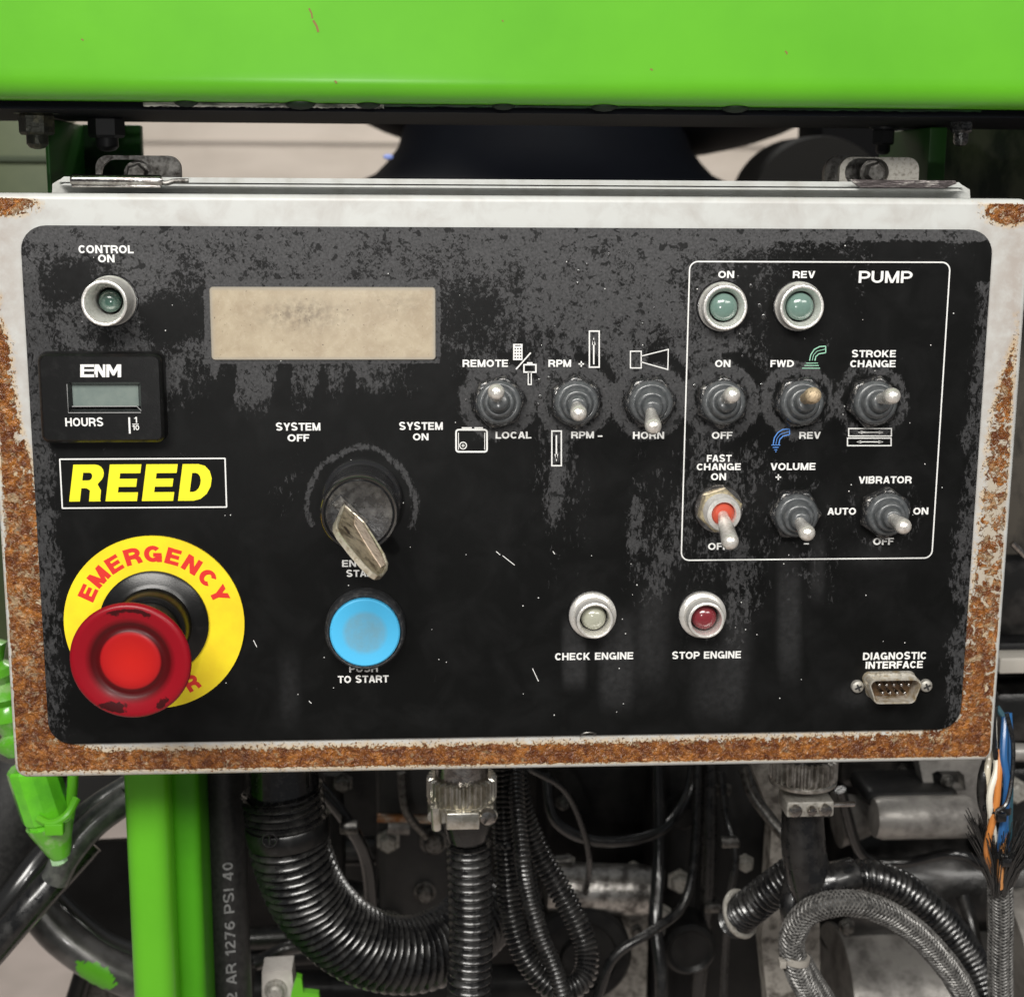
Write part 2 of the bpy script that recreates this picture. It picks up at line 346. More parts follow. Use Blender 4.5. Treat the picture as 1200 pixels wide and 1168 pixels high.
def bold(ch, t=.19):             # one grotesque bold capital of height 1 as overlapping strokes -> (width, [polygons])
    h = t/2; P = []
    def V(x, a=0, b=1): P.append([(x-h, a), (x+h, a), (x+h, b), (x-h, b)])
    def H(y, a, b): P.append([(a, y-h*.92), (b, y-h*.92), (b, y+h*.92), (a, y+h*.92)])
    def D(x0, y0, x1, y1, k=1.0):
        L = math.hypot(x1-x0, y1-y0); q = k*h*L/abs(y1-y0); P.append([(x0-q, y0), (x0+q, y0), (x1+q, y1), (x1-q, y1)])
    def C(pts, closed=False, k=1.0):
        n = len(pts); Q = [np.array(p, float) for p in pts]; l_ = []; r_ = []
        for i in range(n):
            T = (Q[(i+1) % n] if closed or i < n-1 else Q[i])-(Q[i-1] if closed or i > 0 else Q[i]); T /= np.linalg.norm(T); N_ = np.array([-T[1], T[0]])*h*k; l_.append(Q[i]+N_); r_.append(Q[i]-N_)
        for i in range(n if closed else n-1):
            j = (i+1) % n; P.append([tuple(r_[i]), tuple(r_[j]), tuple(l_[j]), tuple(l_[i])])
    w = {'A': .84, 'B': .78, 'C': .79, 'D': .82, 'E': .70, 'F': .64, 'G': .86, 'H': .78, 'I': t, 'K': .82, 'L': .64, 'M': .92, 'N': .80, 'O': .88, 'P': .76, 'R': .80, 'S': .78, 'T': .74, 'U': .78, 'V': .82, 'W': 1.14, 'Y': .80, '1': .40, '0': .62, ' ': .34, '2': .66, '4': .70, '6': .66, '7': .62}[ch]
    top, bot = 1-h, h
    if ch == 'A': D(h*1.15, 0, w/2-.02, 1); D(w-h*1.15, 0, w/2+.02, 1); H(.30, .2, w-.2)
    elif ch == 'B': V(h); C([(h, top), (w*.5, top)]+_ar(w*.5, .745, w*.5-h-.03, .745-.5-.005+.0, 90, -90)[1:-1]+[(w*.5, .51), (h, .51)]); C([(w*.4, .51), (w*.5, .51)]+_ar(w*.5, .3, w*.5-h, .21, 90, -90)[1:-1]+[(w*.5, bot), (h, bot)])
    elif ch == 'C': C(_ar(w/2, .5, w/2-h, .5-h, 38, 322, 18))
    elif ch == 'D': V(h); C([(h, top), (w*.40, top)]+_ar(w*.42, .5, w*.58-h, .5-h, 90, -90, 12)[1:-1]+[(w*.40, bot), (h, bot)])
    elif ch == 'E': V(h); H(top, h, w); H(.51, h, w*.93); H(bot, h, w)
    elif ch == 'F': V(h); H(top, h, w); H(.50, h, w*.9)
    elif ch == 'G': C(_ar(w/2, .5, w/2-h, .5-h, 42, 325, 18)); H(.44, w*.52, w); V(w-h*.9, .0, .44)
    elif ch == 'H': V(h); V(w-h); H(.51, h, w-h)
    elif ch == 'I': V(h)
    elif ch == 'K': V(h); D(h*1.4, .30, w-h*1.6, 1, .95); D(w*.36, .58, w-h*1.3, 0)
    elif ch == 'L': V(h); H(bot, h, w)
    elif ch == 'M': V(h); V(w-h); D(h*1.1, 1, w/2, 0, .9); D(w-h*1.1, 1, w/2, 0, .9)
    elif ch == 'N': V(h); V(w-h); D(h*1.1, 1, w-h*1.1, 0, .95)
    elif ch in 'O0': C(_ar(w/2, .5, w/2-h, .5-h, 0, 360, 26)[:-1], True)
    elif ch in 'PR':
        yb = .43 if ch == 'P' else .46; V(h); C([(h, top), (w*.52, top)]+_ar(w*.52, (top+yb)/2, w*.48-h, (top-yb)/2, 90, -90)[1:-1]+[(w*.52, yb), (h, yb)])
        if ch == 'R': C([(w*.5, yb), (w*.68, yb-.05), (w*.80, yb-.17), (w-h*1.05, .12), (w-h*.9, 0)])
    elif ch == 'S': C(_ar(w/2, .735, w/2-h*1.15, .735-.5-.005, 20, 200, 10)+[(w*.30, .575), (w*.5, .51), (w*.70, .455)]+_ar(w/2, .285, w/2-h, .285-h, 45, -158, 12)[1:])
    elif ch == 'T': V(w/2); H(top, 0, w)
    elif ch == 'U': C([(h, 1), (h, .38)]+_ar(w/2, .38, w/2-h, .38-h, 180, 360, 12)[1:-1]+[(w-h, .38), (w-h, 1)])
    elif ch == 'V': D(h*1.1, 1, w/2-.01, 0); D(w-h*1.1, 1, w/2+.01, 0)
    elif ch == 'W': D(h*1.05, 1, w*.27, 0, .95); D(w/2, 1, w*.27, 0, .95); D(w/2, 1, w*.73, 0, .95); D(w-h*1.05, 1, w*.73, 0, .95)
    elif ch == 'Y': D(h*1.15, 1, w/2, .40); D(w-h*1.15, 1, w/2, .40); V(w/2, 0, .45)
    elif ch == '2': C(_ar(w/2, .70, w/2-h, .30-h, 170, -35, 10)+[(w*.45, .36), (h, bot)]); H(bot, 0, w)
    elif ch == '4': V(w*.72); H(.27, 0, w); D(h*1.3, .27, w*.66, 1)
    elif ch == '6': C(_ar(w/2, .32, w/2-h, .32-h, 0, 360, 20)[:-1], True); C([(h, .35), (h*1.1, .6), (w*.35, .86), (w*.62, top), (w*.85, .82)])
    elif ch == '7': H(top, 0, w); D(w*.32, 0, w-h*1.2, .95)
    elif ch == '1': V(w-h); D(h*1.2, .70, w-h*1.2, .98)
    return w, P
def bold_mesh(txt, t=.19, gap=.115):
    x = 0; vs = []; fs = []; lay = 0
    for ch in txt:
        w_, polys = bold(ch, t); lay = 0
        for p in polys:
            fs.append(tuple(range(len(vs), len(vs)+len(p)))); vs += [(x+q[0], q[1], lay) for q in p]; lay += 1
        x += w_+gap-(.05 if ch in 'LTAVYFP' else .04 if ch == 'C' else 0)
    v = np.array(vs, float); tot = x-gap; v[:, 0] = v[:, 0]/tot-.5; v[:, 1] -= .5; return v, fs
def text_into(mb, txt, cx, cz, w, h, y, t=.19):
    v, f = bold_mesh(txt, t); mb.add([(cx+p[0]*w, y-p[2]*.0015, cz+p[1]*h) for p in v], f)
def line_into(mb, pts, w, y, closed=False):     # flat mitred strip through (x, z) points
    P = [np.array(p, float) for p in pts]; n = len(P); L = []; R = []
    for i in range(n):
        a = P[(i-1) % n] if (closed or i > 0) else P[i]; c = P[(i+1) % n] if (closed or i < n-1) else P[i]
        d1 = P[i]-a; d2 = c-P[i]
        d1 = d1/np.linalg.norm(d1) if np.linalg.norm(d1) > 1e-9 else d2/np.linalg.norm(d2); d2 = d2/np.linalg.norm(d2) if np.linalg.norm(d2) > 1e-9 else d1
        t = d1+d2; t /= np.linalg.norm(t); nn = np.array([-t[1], t[0]]); k = 1/max(.4, np.dot(nn, (-d1[1], d1[0])))
        L.append(P[i]+nn*w/2*k); R.append(P[i]-nn*w/2*k)
    mb.add([(p[0], y, p[1]) for p in L+R], [(i, (i+1) % n, n+(i+1) % n, n+i) for i in range(n if closed else n-1)])
PLY = -1.2                       # depth of the overlay's face
INK = PLY-.06
def P2(px, py, Y=INK): p = at(px, py, Y); return (p[0], p[2])
KX = mpp(INK)

# ================================================================== the setting
g = MB(); g.box(-6000, 6000, -2500, 6000, -1220, -1200); o = obj('ground', g, FLOORM); o['kind'] = 'structure'
w = MB(); w.box(-4000, 4000, 2600, 2750, -1195, 1900)
o = tag(obj('concrete_wall', w, CONC), 'pale beige concrete wall far behind the machine, seen above the box', 'wall')
j = MB(); j.box(-4000, 4000, 2594, 2599.5, at(300, 165, 2600)[2]-4, at(300, 165, 2600)[2]); obj('form_line', j, mat('concrete_joint', (.40, .36, .32), .8), o)

# ================================================================== control box
cbx = thing('control_box', 'white rust-edged control box with black switch panel', 'control box', (0, 60, -85))
# door: corners measured on the photograph
dl = (at(-11, 236)[0]+at(18, 905)[0])/2; dr = (at(1196, 236)[0]+at(1165, 886)[0])/2
dt = at(600, 237)[2]; db = (at(30, 905)[2]+at(1150, 886)[2])/2
def gridplate(x0, z0, x1, z1, r, nx, nz, y):
    zs = np.concatenate([z0+r*(1-np.cos(np.linspace(0, PI/2, 8)))[:-1], np.linspace(z0+r, z1-r, nz), (z1-r*(1-np.cos(np.linspace(0, PI/2, 8))))[::-1][1:]])
    V = []; X = []
    for z in zs:
        e = max(0, (z0+r)-z, z-(z1-r)); ins = r-math.sqrt(max(0, r*r-e*e)); xa, xb = x0+ins, x1-ins
        for k in range(nx): V.append((xa+(xb-xa)*k/(nx-1), y, z))
    n = len(zs); F = [(i*nx+k, i*nx+k+1, (i+1)*nx+k+1, (i+1)*nx+k) for i in range(n-1) for k in range(nx-1)]
    loop = [k for k in range(nx)]+[i*nx+nx-1 for i in range(1, n)]+[(n-1)*nx+k for k in range(nx-2, -1, -1)]+[i*nx for i in range(n-2, 0, -1)]
    return V, F, loop
def skirt(V, F, loop, prof):     # prof = (outward, y)
    P = np.array([V[i] for i in loop]); n = len(P); T = np.roll(P, -1, 0)-np.roll(P, 1, 0); T /= np.linalg.norm(T, axis=1)[:, None]
    O = np.stack([T[:, 2], 0*T[:, 0], -T[:, 0]], 1); prev = list(loop)
    for out, y in prof:
        b0 = len(V)
        for p, o_ in zip(P, O): V.append((p[0]+o_[0]*out, y, p[2]+o_[2]*out))
        for k in range(n): F.append((prev[k], prev[(k+1) % n], b0+(k+1) % n, b0+k))
        prev = [b0+k for k in range(n)]
    return len(V)
V, F, loop = gridplate(dl, db, dr, dt, 2.2, 300, 170, 0)
nfront = len(V)
EO = 1.9
skirt(V, F, loop, [(EO*math.sin(a), EO*(1-math.cos(a))) for a in np.radians([25, 50, 75, 90])]+[(EO, 14.0)])
d = MB(); d.v = [tuple(map(float, p)) for p in V]; d.f = F
PR = np.array([project(p) for p in d.v])
# rust boundary in photo pixels: distance-like functions (mm, positive inside)
x, y = PR[:, 0], PR[:, 1]; K = KX
lw = np.interp(y, [370, 400, 450, 500, 540, 590, 640, 700, 770, 830], [-4, 9, 14, 22, 35, 43, 48, 56, 60, 70])   # left rust reaches this x
lx0 = np.interp(y, [236, 905], [-13, 16])
rust = np.minimum(lw-x, (y-368)*.25)*K
rust = np.maximum(rust, -30)
plate_bot = np.interp(x, [58, 1122], [868, 851])
bw = plate_bot+np.interp(x, [60, 90, 120, 300, 700, 1000, 1080, 1110, 1125], [-12, 6, 13, 13, 13, 9, 8, -2, -12])
rust = np.maximum(rust, (y-bw)*K)
rx = np.interp(y, [390, 430, 480, 520, 560, 620, 680, 720, 770, 830, 860], [1195, 1178, 1166, 1160, 1156, 1149, 1143, 1134, 1130, 1124, 1112])
rr_ = np.minimum(x-rx, (y-395)*.25)*K
ro = np.interp(y, [236, 886], [1193, 1164])
rust = np.maximum(rust, np.minimum(rr_, (ro-2-x)*K+1.0))
# outer bright paint line along the bottom and corner nicks of rust at the top
botl = np.interp(x, [18, 1165], [902.5, 885])
rust = np.where(y > botl, np.minimum(rust, (botl-y)*K*1.6+.4), rust)
rust = np.where(x < lx0+3, np.minimum(rust, (x-lx0-3)*K*1.5+.6), rust)
nick = 5.2-np.hypot((x-8)/2.6, (y-240)/1.0)*.42; rust = np.maximum(rust, nick)
nick = 4.6-np.hypot((x-1182)/1.9, (y-247)/1.1)*.33; rust = np.maximum(rust, nick)
rust[nfront:] = np.where((y[nfront:] > 380) & (PR[nfront:, 0] < 600), -1.4, -2.6)
grime = np.clip(1-np.minimum(np.abs(x-lx0), np.abs(ro-x))/60, 0, 1)*.75+np.clip((y-700)/200, 0, 1)*.25+.06
grime[nfront:] = .08
bare = np.exp(-((x-22)/14)**2-((y-735)/55)**2)+.9*np.exp(-((x-1160)/25)**2-((y-620)/120)**2)+.6*np.exp(-((x-10)/12)**2-((y-620)/70)**2)-.25*(y > 870)
door = obj('door', d, DOOR, cbx, attrs={'rust': rust, 'grime': grime, 'bare': bare}, smooth=50)
# body behind the door
bd = MB(); bd.slab((dl+9, db+4, dr-9, dt+1), 2, [(0, 14), (0, 125)]); obj('box_body', bd, BODYP, cbx)
# drip rim over the door, with slanting ends
z_r = at(600, 211, 16)[2]; z_b = dt+1.0
def zpy(py, Y): return at(600, py, Y)[2]
for (pt, pb_, Yf, ex) in ((210.5, 216.6, 15.5, 0), (218.2, 220.6, 13.0, 1.5)):
    zt_, zb_ = zpy(pt, Yf), zpy(pb_, Yf); xl0, xl1, xr1, xr0 = at(60, 222, Yf)[0]+ex, at(75, 211, Yf)[0]+ex, at(1124, 211, Yf)[0]-ex, at(1138, 223, Yf)[0]-ex
    k = .0 if ex == 0 else .55
    rm = MB(); rm.prism([[(xl0+(xl1-xl0)*.5*(1-k), zb_), (xl1-(xl1-xl0)*k*.6, zt_), (xr1+(xr0-xr1)*k*.6, zt_), (xr0-(xr0-xr1)*.5*(1-k), zb_)]], Yf, 30); obj('drip_rim', rm, BODYP, cbx)
rm = MB(); rm.prism([[(at(60, 222, 19)[0], dt-2), (at(62, 219, 19)[0], zpy(219, 19)), (at(70, 214, 19)[0], zpy(214, 19)), (at(1128, 214, 19)[0], zpy(214, 19)), (at(1136, 219, 19)[0], zpy(219, 19)), (at(1139, 222, 19)[0], dt-2)]], 18.5, 29.5); obj('rim_channel', rm, BODYP, cbx)
sf = MB(); sf.box(dl-3.3, dl-1.9-.05, 11, 20, at(8, 828, 12)[2], dt-6, .5); obj('side_flange', sf, BODYP, cbx)
sf = MB(); sf.box(dr+1.95, dr+3.6, 11, 20, at(1180, 700, 12)[2], dt-6, .5); obj('side_flange', sf, BODYP, cbx)

# black overlay
q = [at(26, 267)[[0, 2]], at(1163, 268.5)[[0, 2]], at(1122, 852)[[0, 2]], at(58.5, 870)[[0, 2]]]
px0, px1 = (q[0][0]+q[3][0])/2, (q[1][0]+q[2][0])/2; pz1, pz0 = (q[0][1]+q[1][1])/2, (q[2][1]+q[3][1])/2
V, F, loop = gridplate(px0, pz0, px1, pz1, 7.3, 420, 240, PLY); nf = len(V)
skirt(V, F, loop, [(.25, PLY+.25), (.3, .05)])
pl = MB(); pl.v = [tuple(map(float, p)) for p in V]; pl.f = F
PR = np.array([project(p) for p in pl.v]); x, y = PR[:, 0], PR[:, 1]
def smooth_noise(x, y, sx, sy, seed):
    r = np.random.default_rng(seed); G = r.random((80, 80)); u = (x/sx) % 79; v = (y/sy) % 79
    i, j_ = u.astype(int), v.astype(int); a, b_ = u-i, v-j_; a = a*a*(3-2*a); b_ = b_*b_*(3-2*b_)
    return (G[i, j_]*(1-a)+G[i+1, j_]*a)*(1-b_)+(G[i, j_+1]*(1-a)+G[i+1, j_+1]*a)*b_
def blob(cx, cy, w, h, p=2): return np.exp(-np.abs((x-cx)/w)**p-np.abs((y-cy)/h)**p)
stk = smooth_noise(x+.12*y, y, 16, 120, 3); big = smooth_noise(x, y, 90, 70, 5); mid = smooth_noise(x+20*smooth_noise(x, y, 60, 60, 9), y, 34, 40, 6)
top = np.interp(y, [266, 300, 330, 360, 420, 470, 520, 600, 900], [.92, .80, .64, .54, .48, .30, .10, .02, 0])
xs = np.interp(x, [26, 60, 160, 240, 510, 560, 790, 850, 900, 950, 1165], [.8, .9, 1, .95, .92, 1, 1, .95, .75, .35, .1])
top2 = np.where(y < 285, np.maximum(top*xs, .86), top*xs)
top2 = np.where((x > 860) & (y > 285), top2*np.interp(y, [285, 310], [.85, .45]), top2)
dry = top2+.08*blob(680, 385, 150, 75, 4)+(mid-.5)*.5*(y < 460)*(y > 285)-.10*(big < .25)
dry -= .55*blob(375, 480, 200, 40)*(1-.6*stk)         # wet below the window
dry += 1.1*blob(300, 455, 100, 38)*(stk > .52)*.55*(y > 424)
dry += .75*blob(225, 450, 28, 70)*(.35+stk)
dry += .45*blob(475, 440, 55, 50)*(stk > .5)
dry -= .45*blob(200, 380, 34, 24); dry -= .5*blob(85, 330, 40, 28); dry -= .4*blob(500, 510, 110, 45); dry -= .25*blob(560, 340, 30, 60)
dry += .45*blob(650, 470, 120, 45, 4)*(.5+.6*stk)-.35*blob(490, 420, 26, 60)
dry += .75*blob(655, 560, 30, 75)*(.3+stk)
dry += .85*blob(765, 640, 36, 75, 3)*(.25+stk)
dry += .5*blob(845, 520, 60, 150, 4)*(.35+.7*stk)
dry += .6*blob(845, 700, 42, 70, 4)*(.3+.7*stk); dry += .5*blob(935, 620, 50, 90, 4)*(.2+.8*stk)
dry += .25*blob(1000, 480, 70, 70)*stk
dry += .30*blob(345, 585, 26, 60)*stk*1.2
lx = np.interp(y, [267, 870], [26, 58]); rxx = np.interp(y, [268, 852], [1162, 1122])
wL = 17+13*smooth_noise(x*0, y, 50, 24, 11); wR = 9+12*smooth_noise(x*0, y, 50, 30, 12)
dry = np.maximum(dry, .78*(1/(1+np.exp(-((lx+wL)-x)/3)))*(y > 300)*np.interp(y, [300, 850, 870], [1, .7, .3]))
dry = np.maximum(dry, .62*(1/(1+np.exp(-(x-(rxx-wR))/3)))*(y > 330))
for tx, ty in ((583, 470), (673, 470), (760, 470), (845, 470), (936, 470), (1021, 470), (843, 600), (931, 601), (1037, 600)):
    rr2 = np.hypot(x-tx, y-ty); dry = np.maximum(dry, np.where(x < 960, .78, .36)*np.exp(-((rr2-38)/8)**2)*(ty < 500)+.3*np.exp(-((rr2-40)/9)**2))
    dry -= .5*np.exp(-((rr2-53)/5)**2)*(x > tx)*(ty < 500)
rk = np.hypot(x-424, (y-590)*.96); ang = np.arctan2(590-y, x-424)
dry = np.maximum(dry, .80*np.exp(-((rk-60-5*smooth_noise(ang*60, y*0, 20, 20, 14))/4.2)**2)*((ang > -.5) & (ang < 3.5) | (ang < -2.7)))
dry = np.where((x > 240) & (x < 516) & (y > 328) & (y < 425), 1.1, dry)
veil = .26*blob(339, 806, 13, 46, 3)*(.5+.5*smooth_noise(x, y, 12, 40, 18))
veil += .42*blob(673, 765, 14, 40, 6)+.38*blob(722, 775, 20, 55, 5)+.36*blob(765, 745, 24, 60, 4)*(.3+.9*stk)+.32*blob(845, 780, 36, 62, 5)*(.3+.9*stk)
veil += .34*blob(925, 720, 14, 75, 4)+.30*blob(958, 665, 9, 38, 4)+.22*blob(1030, 650, 40, 18)+.3*blob(1005, 815, 28, 14)
veil += .16*np.clip((440-y)/150, 0, 1)*(x < 900)+.10*blob(200, 560, 200, 70)*mid
veil *= np.where(rk < 45, 0, 1)*.72
plate = obj('face_plate', pl, PLATE, cbx, attrs={'dry': dry, 'veil': np.clip(veil, 0, .6), 'low': np.clip(np.interp(y, [300, 380, 520, 900], [0, .45, .9, 1])+.5*((x < lx+wL+6)|(x > rxx-wR-6))*(y > 320), 0, 1)}, smooth=40, fix=False)

# captions
CAPS = [('CONTROL', 124, 292.2, 65, 10.5), ('ON', 124.5, 303, 19.5, 10), ('SYSTEM', 349.3, 500, 53, 10), ('OFF', 349.5, 513, 25.5, 9.3), ('SYSTEM', 493.3, 499.2, 52, 10), ('ON', 493, 511.8, 18.5, 9),
    ('REMOTE', 568.7, 425.7, 54, 9.5), ('RPM', 656, 425.7, 27, 9.3), ('LOCAL', 601.5, 509.8, 42, 9), ('RPM', 682.7, 509.5, 27, 9), ('HORN', 760, 510, 37, 9.2), ('ON', 851, 321.7, 19, 9.2), ('REV', 942, 321.8, 26, 9.2),
    ('PUMP', 1037.5, 324.6, 63, 15.5), ('ON', 847, 426, 18.3, 9.2), ('FWD', 916.7, 426, 28, 9), ('STROKE', 1024, 414.5, 52.5, 9.2), ('CHANGE', 1023, 426.2, 54, 9.2), ('OFF', 846, 510, 24, 9.2), ('REV', 949, 510, 25, 9),
    ('FAST', 842.7, 537, 29, 9), ('CHANGE', 842.3, 546.9, 52.5, 8.8), ('ON', 842, 558.5, 18, 9), ('VOLUME', 929.3, 546.6, 53.5, 9.2), ('VIBRATOR', 1037.3, 562.2, 63, 9.2), ('AUTO', 986.4, 599, 34, 9), ('ON', 1079, 598.7, 18, 9),
    ('OFF', 1035, 634.2, 24, 9), ('OFF', 841.5, 640, 24, 9), ('ENGINE', 424.5, 659.9, 48, 8.8), ('START', 425.5, 671.6, 40, 8.8), ('PUSH', 426, 783, 34, 9.5), ('TO START', 425.5, 795.5, 60, 9.3),
    ('CHECK ENGINE', 696.3, 768.6, 93, 9.3), ('STOP ENGINE', 828, 767.3, 82, 9.3), ('DIAGNOSTIC', 1048.6, 768.3, 75.5, 9.5), ('INTERFACE', 1048, 778.7, 68, 9.2)]
for txt, cx, cy, w_, h_ in CAPS:
    c = P2(cx, cy); mb = MB(); s = project((c[0]+5, INK, c[1])), project((c[0]-5, INK, c[1])); kx = 10/(s[0][0]-s[1][0])
    s = project((c[0], INK, c[1]-5)), project((c[0], INK, c[1]+5)); kz = 10/(s[0][1]-s[1][1])
    text_into(mb, txt, c[0], c[1], w_*kx*.985, h_*kz*.90, INK, t=.175 if txt == 'PUMP' else .205); obj('caption', mb, WHITE_INK, plate, smooth=0, fix=False)
def icon(lines, ink=WHITE_INK, name='symbol', fills=(), parent=None):
    mb = MB()
    for l in lines:
        pts, w_ = l[0], l[1]; cl = len(l) > 2 and l[2]; line_into(mb, [P2(*p) for p in pts], w_*KX, INK, cl)
    for f_ in fills: mb.add([(P2(*p)[0], INK, P2(*p)[1]) for p in f_], [tuple(range(len(f_)))])
    return obj(name, mb, ink, parent or plate, smooth=0, fix=False)
def R4(a, b_, c, d_): return [(a, b_), (c, b_), (c, d_), (a, d_)]
icon([([(678, 426.5), (684.5, 426.5)], 1.6), ([(681.2, 423.2), (681.2, 429.8)], 1.6)]); icon([([(700.5, 511), (706, 511)], 1.7)])
icon([([(908.8, 559), (915.4, 559)], 1.6), ([(912.1, 555.7), (912.1, 562.3)], 1.6)]); icon([([(942, 637), (948, 637)], 1.6)])
ph = icon([([(604.7, 432.7), (622, 413.3)], 1.6)], fills=[R4(601.3, 403, 612.3, 422)], name='keypad_symbol')
mb = MB()
for r_ in range(4):
    for c_ in range(3):
        p = P2(603.8+c_*3.1, 408.5+r_*3.5); mb.box(p[0]-.22, p[0]+.22, INK-.06, INK-.03, p[1]-.22, p[1]+.22)
p = P2(606.8, 404.9); mb.box(p[0]-.9, p[0]+.9, INK-.06, INK-.03, p[1]-.15, p[1]+.15); obj('keypad_dots', mb, BLACK_INK, plate, smooth=0)
icon([(R4(614, 427.3, 628, 436), 1.7, True), ([(617.5, 425.6), (624, 425.6)], 2.2), (R4(619, 436.5, 622.6, 450.5), 1.2, True)])
def rr(a, b_, c, d_, r): return [(px, py) for px, py in rrect(a, b_, c, d_, r, 4)]
icon([(rr(534.5, 503.5, 570.7, 529.3, 3), 2.0, True), ([(541, 501.4), (553, 501.4)], 1.6), ([(556, 501.4), (566, 501.4)], 1.6), ([(537.3, 507), (537.3, 527)], .8), ([(568, 507), (568, 527)], .8), ([(542.7+4*math.cos(t), 522+4*math.sin(t)) for t in np.linspace(0, 2*PI, 17)[:-1]], 1.1, True), ([(542.7+1.2*math.cos(t), 522+1.2*math.sin(t)) for t in np.linspace(0, 2*PI, 9)[:-1]], .8, True)])
def arrow(x, y0, y1): s = 1 if y1 > y0 else -1; return [([(x, y0), (x, y1)], 1.7)], [[(x-2.1, y1-s*6), (x+2.1, y1-s*6), (x, y1+s*3)]]
l_, f_ = arrow(695.8, 427, 398); icon([(R4(690.7, 388, 702.2, 430.2), 1.6, True)]+l_, fills=f_)
l_, f_ = arrow(652, 510, 538); icon([(R4(646.7, 505, 657.8, 545.6), 1.6, True)]+l_, fills=f_)
icon([(R4(738.8, 411.6, 751.4, 431.2), 1.3, True), ([(751.4, 417.3), (783.2, 409.4), (782.6, 433), (751.4, 424.2)], 1.2)])
def arc6(pts): return [(780+u*.35, 380+v*.35) for u, v in pts]
icon([(arc6([(482, 122), (486, 102), (498, 84), (515, 75), (536, 73)]), 1.2), (arc6([(500, 122), (503, 108), (513, 99), (536, 95)]), 1.2), (arc6([(491, 121), (495, 103), (507, 90), (534, 83)]), .7), (arc6([(536, 73), (536, 95)]), 1.2),
      (arc6([(470, 130), (510, 130)]), .9), (arc6([(465, 138), (513, 138)]), .9), (arc6([(457, 147), (517, 147)]), .9)], GREEN_INK, 'pipe_symbol')
icon([(arc6([(360, 402), (364, 380), (376, 362), (392, 352), (415, 350)]), 1.2), (arc6([(379, 402), (382, 386), (393, 374), (415, 369)]), 1.2), (arc6([(369, 401), (373, 382), (384, 368), (413, 359)]), .7), (arc6([(415, 350), (415, 369)]), 1.2),
      (arc6([(354, 404), (384, 404)]), .9), (arc6([(359, 412), (379, 412)]), .9), (arc6([(364, 420), (374, 420)]), .9), (arc6([(367, 426), (371, 426)]), .9)], BLUE_INK, 'pipe_symbol')
ln = []; fl = []
for (a, b_, c, d_) in ((613, 349, 756, 374), (609, 381, 755, 406)):
    ln.append((arc6(R4(a, b_, c, d_)), 1.4, True)); yy = (b_+d_)/2; ln.append((arc6([(a+36, yy), (c-32, yy)]), 1.2))
    fl += [arc6([(a+46, yy-5), (a+46, yy+5), (a+30, yy)]), arc6([(c-42, yy-5), (c-26, yy), (c-42, yy+5)])]
icon(ln, fills=fl, name='stroke_symbol')
# pump box outline
tl, tr, br, bl = P2(807, 307), P2(1113, 307), P2(1092.5, 654), P2(799.5, 656)
xa, xb, za, zb = (tl[0]+bl[0])/2, (tr[0]+br[0])/2, (br[1]+bl[1])/2, (tl[1]+tr[1])/2
mb = MB(); line_into(mb, rrect(xa, za, xb, zb, 2.6, 6), .42, INK, True); obj('pump_border', mb, WHITE_INK, plate, smooth=0, fix=False)
# maker decal: white frame and slanted heavy letters
mb = MB(); c0, c1 = P2(70, 538), P2(265.5, 594); xl = (P2(70, 538)[0]+P2(73, 595)[0])/2
line_into(mb, rrect(xl, c1[1], c1[0], c0[1], .1, 1), .42, INK, True); obj('decal_frame', mb, WHITE_INK, plate, smooth=0, fix=False)
zt, zbm = P2(165, 544)[1], P2(165, 587)[1]; Hh = zt-zbm; sh = .16
def heavy(polys, x0, wd):        # polys in a 0..1 box, slanted
    out = []
    for poly in polys: out.append([(x0+u*wd+v*Hh*sh, zbm+v*Hh) for u, v in poly])
    return out
Ep = [[(0, 0), (1, 0), (1, .24), (.36, .24), (.36, .39), (.92, .39), (.92, .61), (.36, .61), (.36, .76), (1, .76), (1, 1), (0, 1)]]
def arcp(cx, cy, rx_, ry_, a0, a1, n=7): return [(cx+rx_*math.cos(math.radians(a0+(a1-a0)*k/n)), cy+ry_*math.sin(math.radians(a0+(a1-a0)*k/n))) for k in range(n+1)]
Dp = [[(0, 0)]+arcp(.5, .5, .5, .5, -90, 90)+[(0, 1)], [(.34, .24)]+[(.34, .76)]+arcp(.45, .5, .2, .26, 90, -90)]
Rp = [[(0, 0), (.34, 0), (.34, .36), (.50, .36), (.62, .30), (.63, 0), (1, 0), (.98, .04), (.97, .3), (.84, .46)]+arcp(.68, .73, .32, .27, -50, 90)+[(0, 1)], [(.34, .57), (.34, .78)]+arcp(.54, .675, .1, .105, 90, -90)]
x0r, x1r = P2(81, 587)[0], P2(250, 587)[0]; cell = (x1r-x0r)/4; mb = MB()
for k, gl in enumerate((Rp, Ep, Ep, Dp)):
    lp = heavy(gl, x0r+k*cell*1.005, cell*.87); flat = [p for l in lp for p in l]
    mb.add([(p[0], INK, p[1]) for p in flat], tessellate_polygon([[Vector((*p, 0)) for p in l] for l in lp]))
obj('decal_lettering', mb, YELLOW_INK, plate, smooth=0, fix=False)
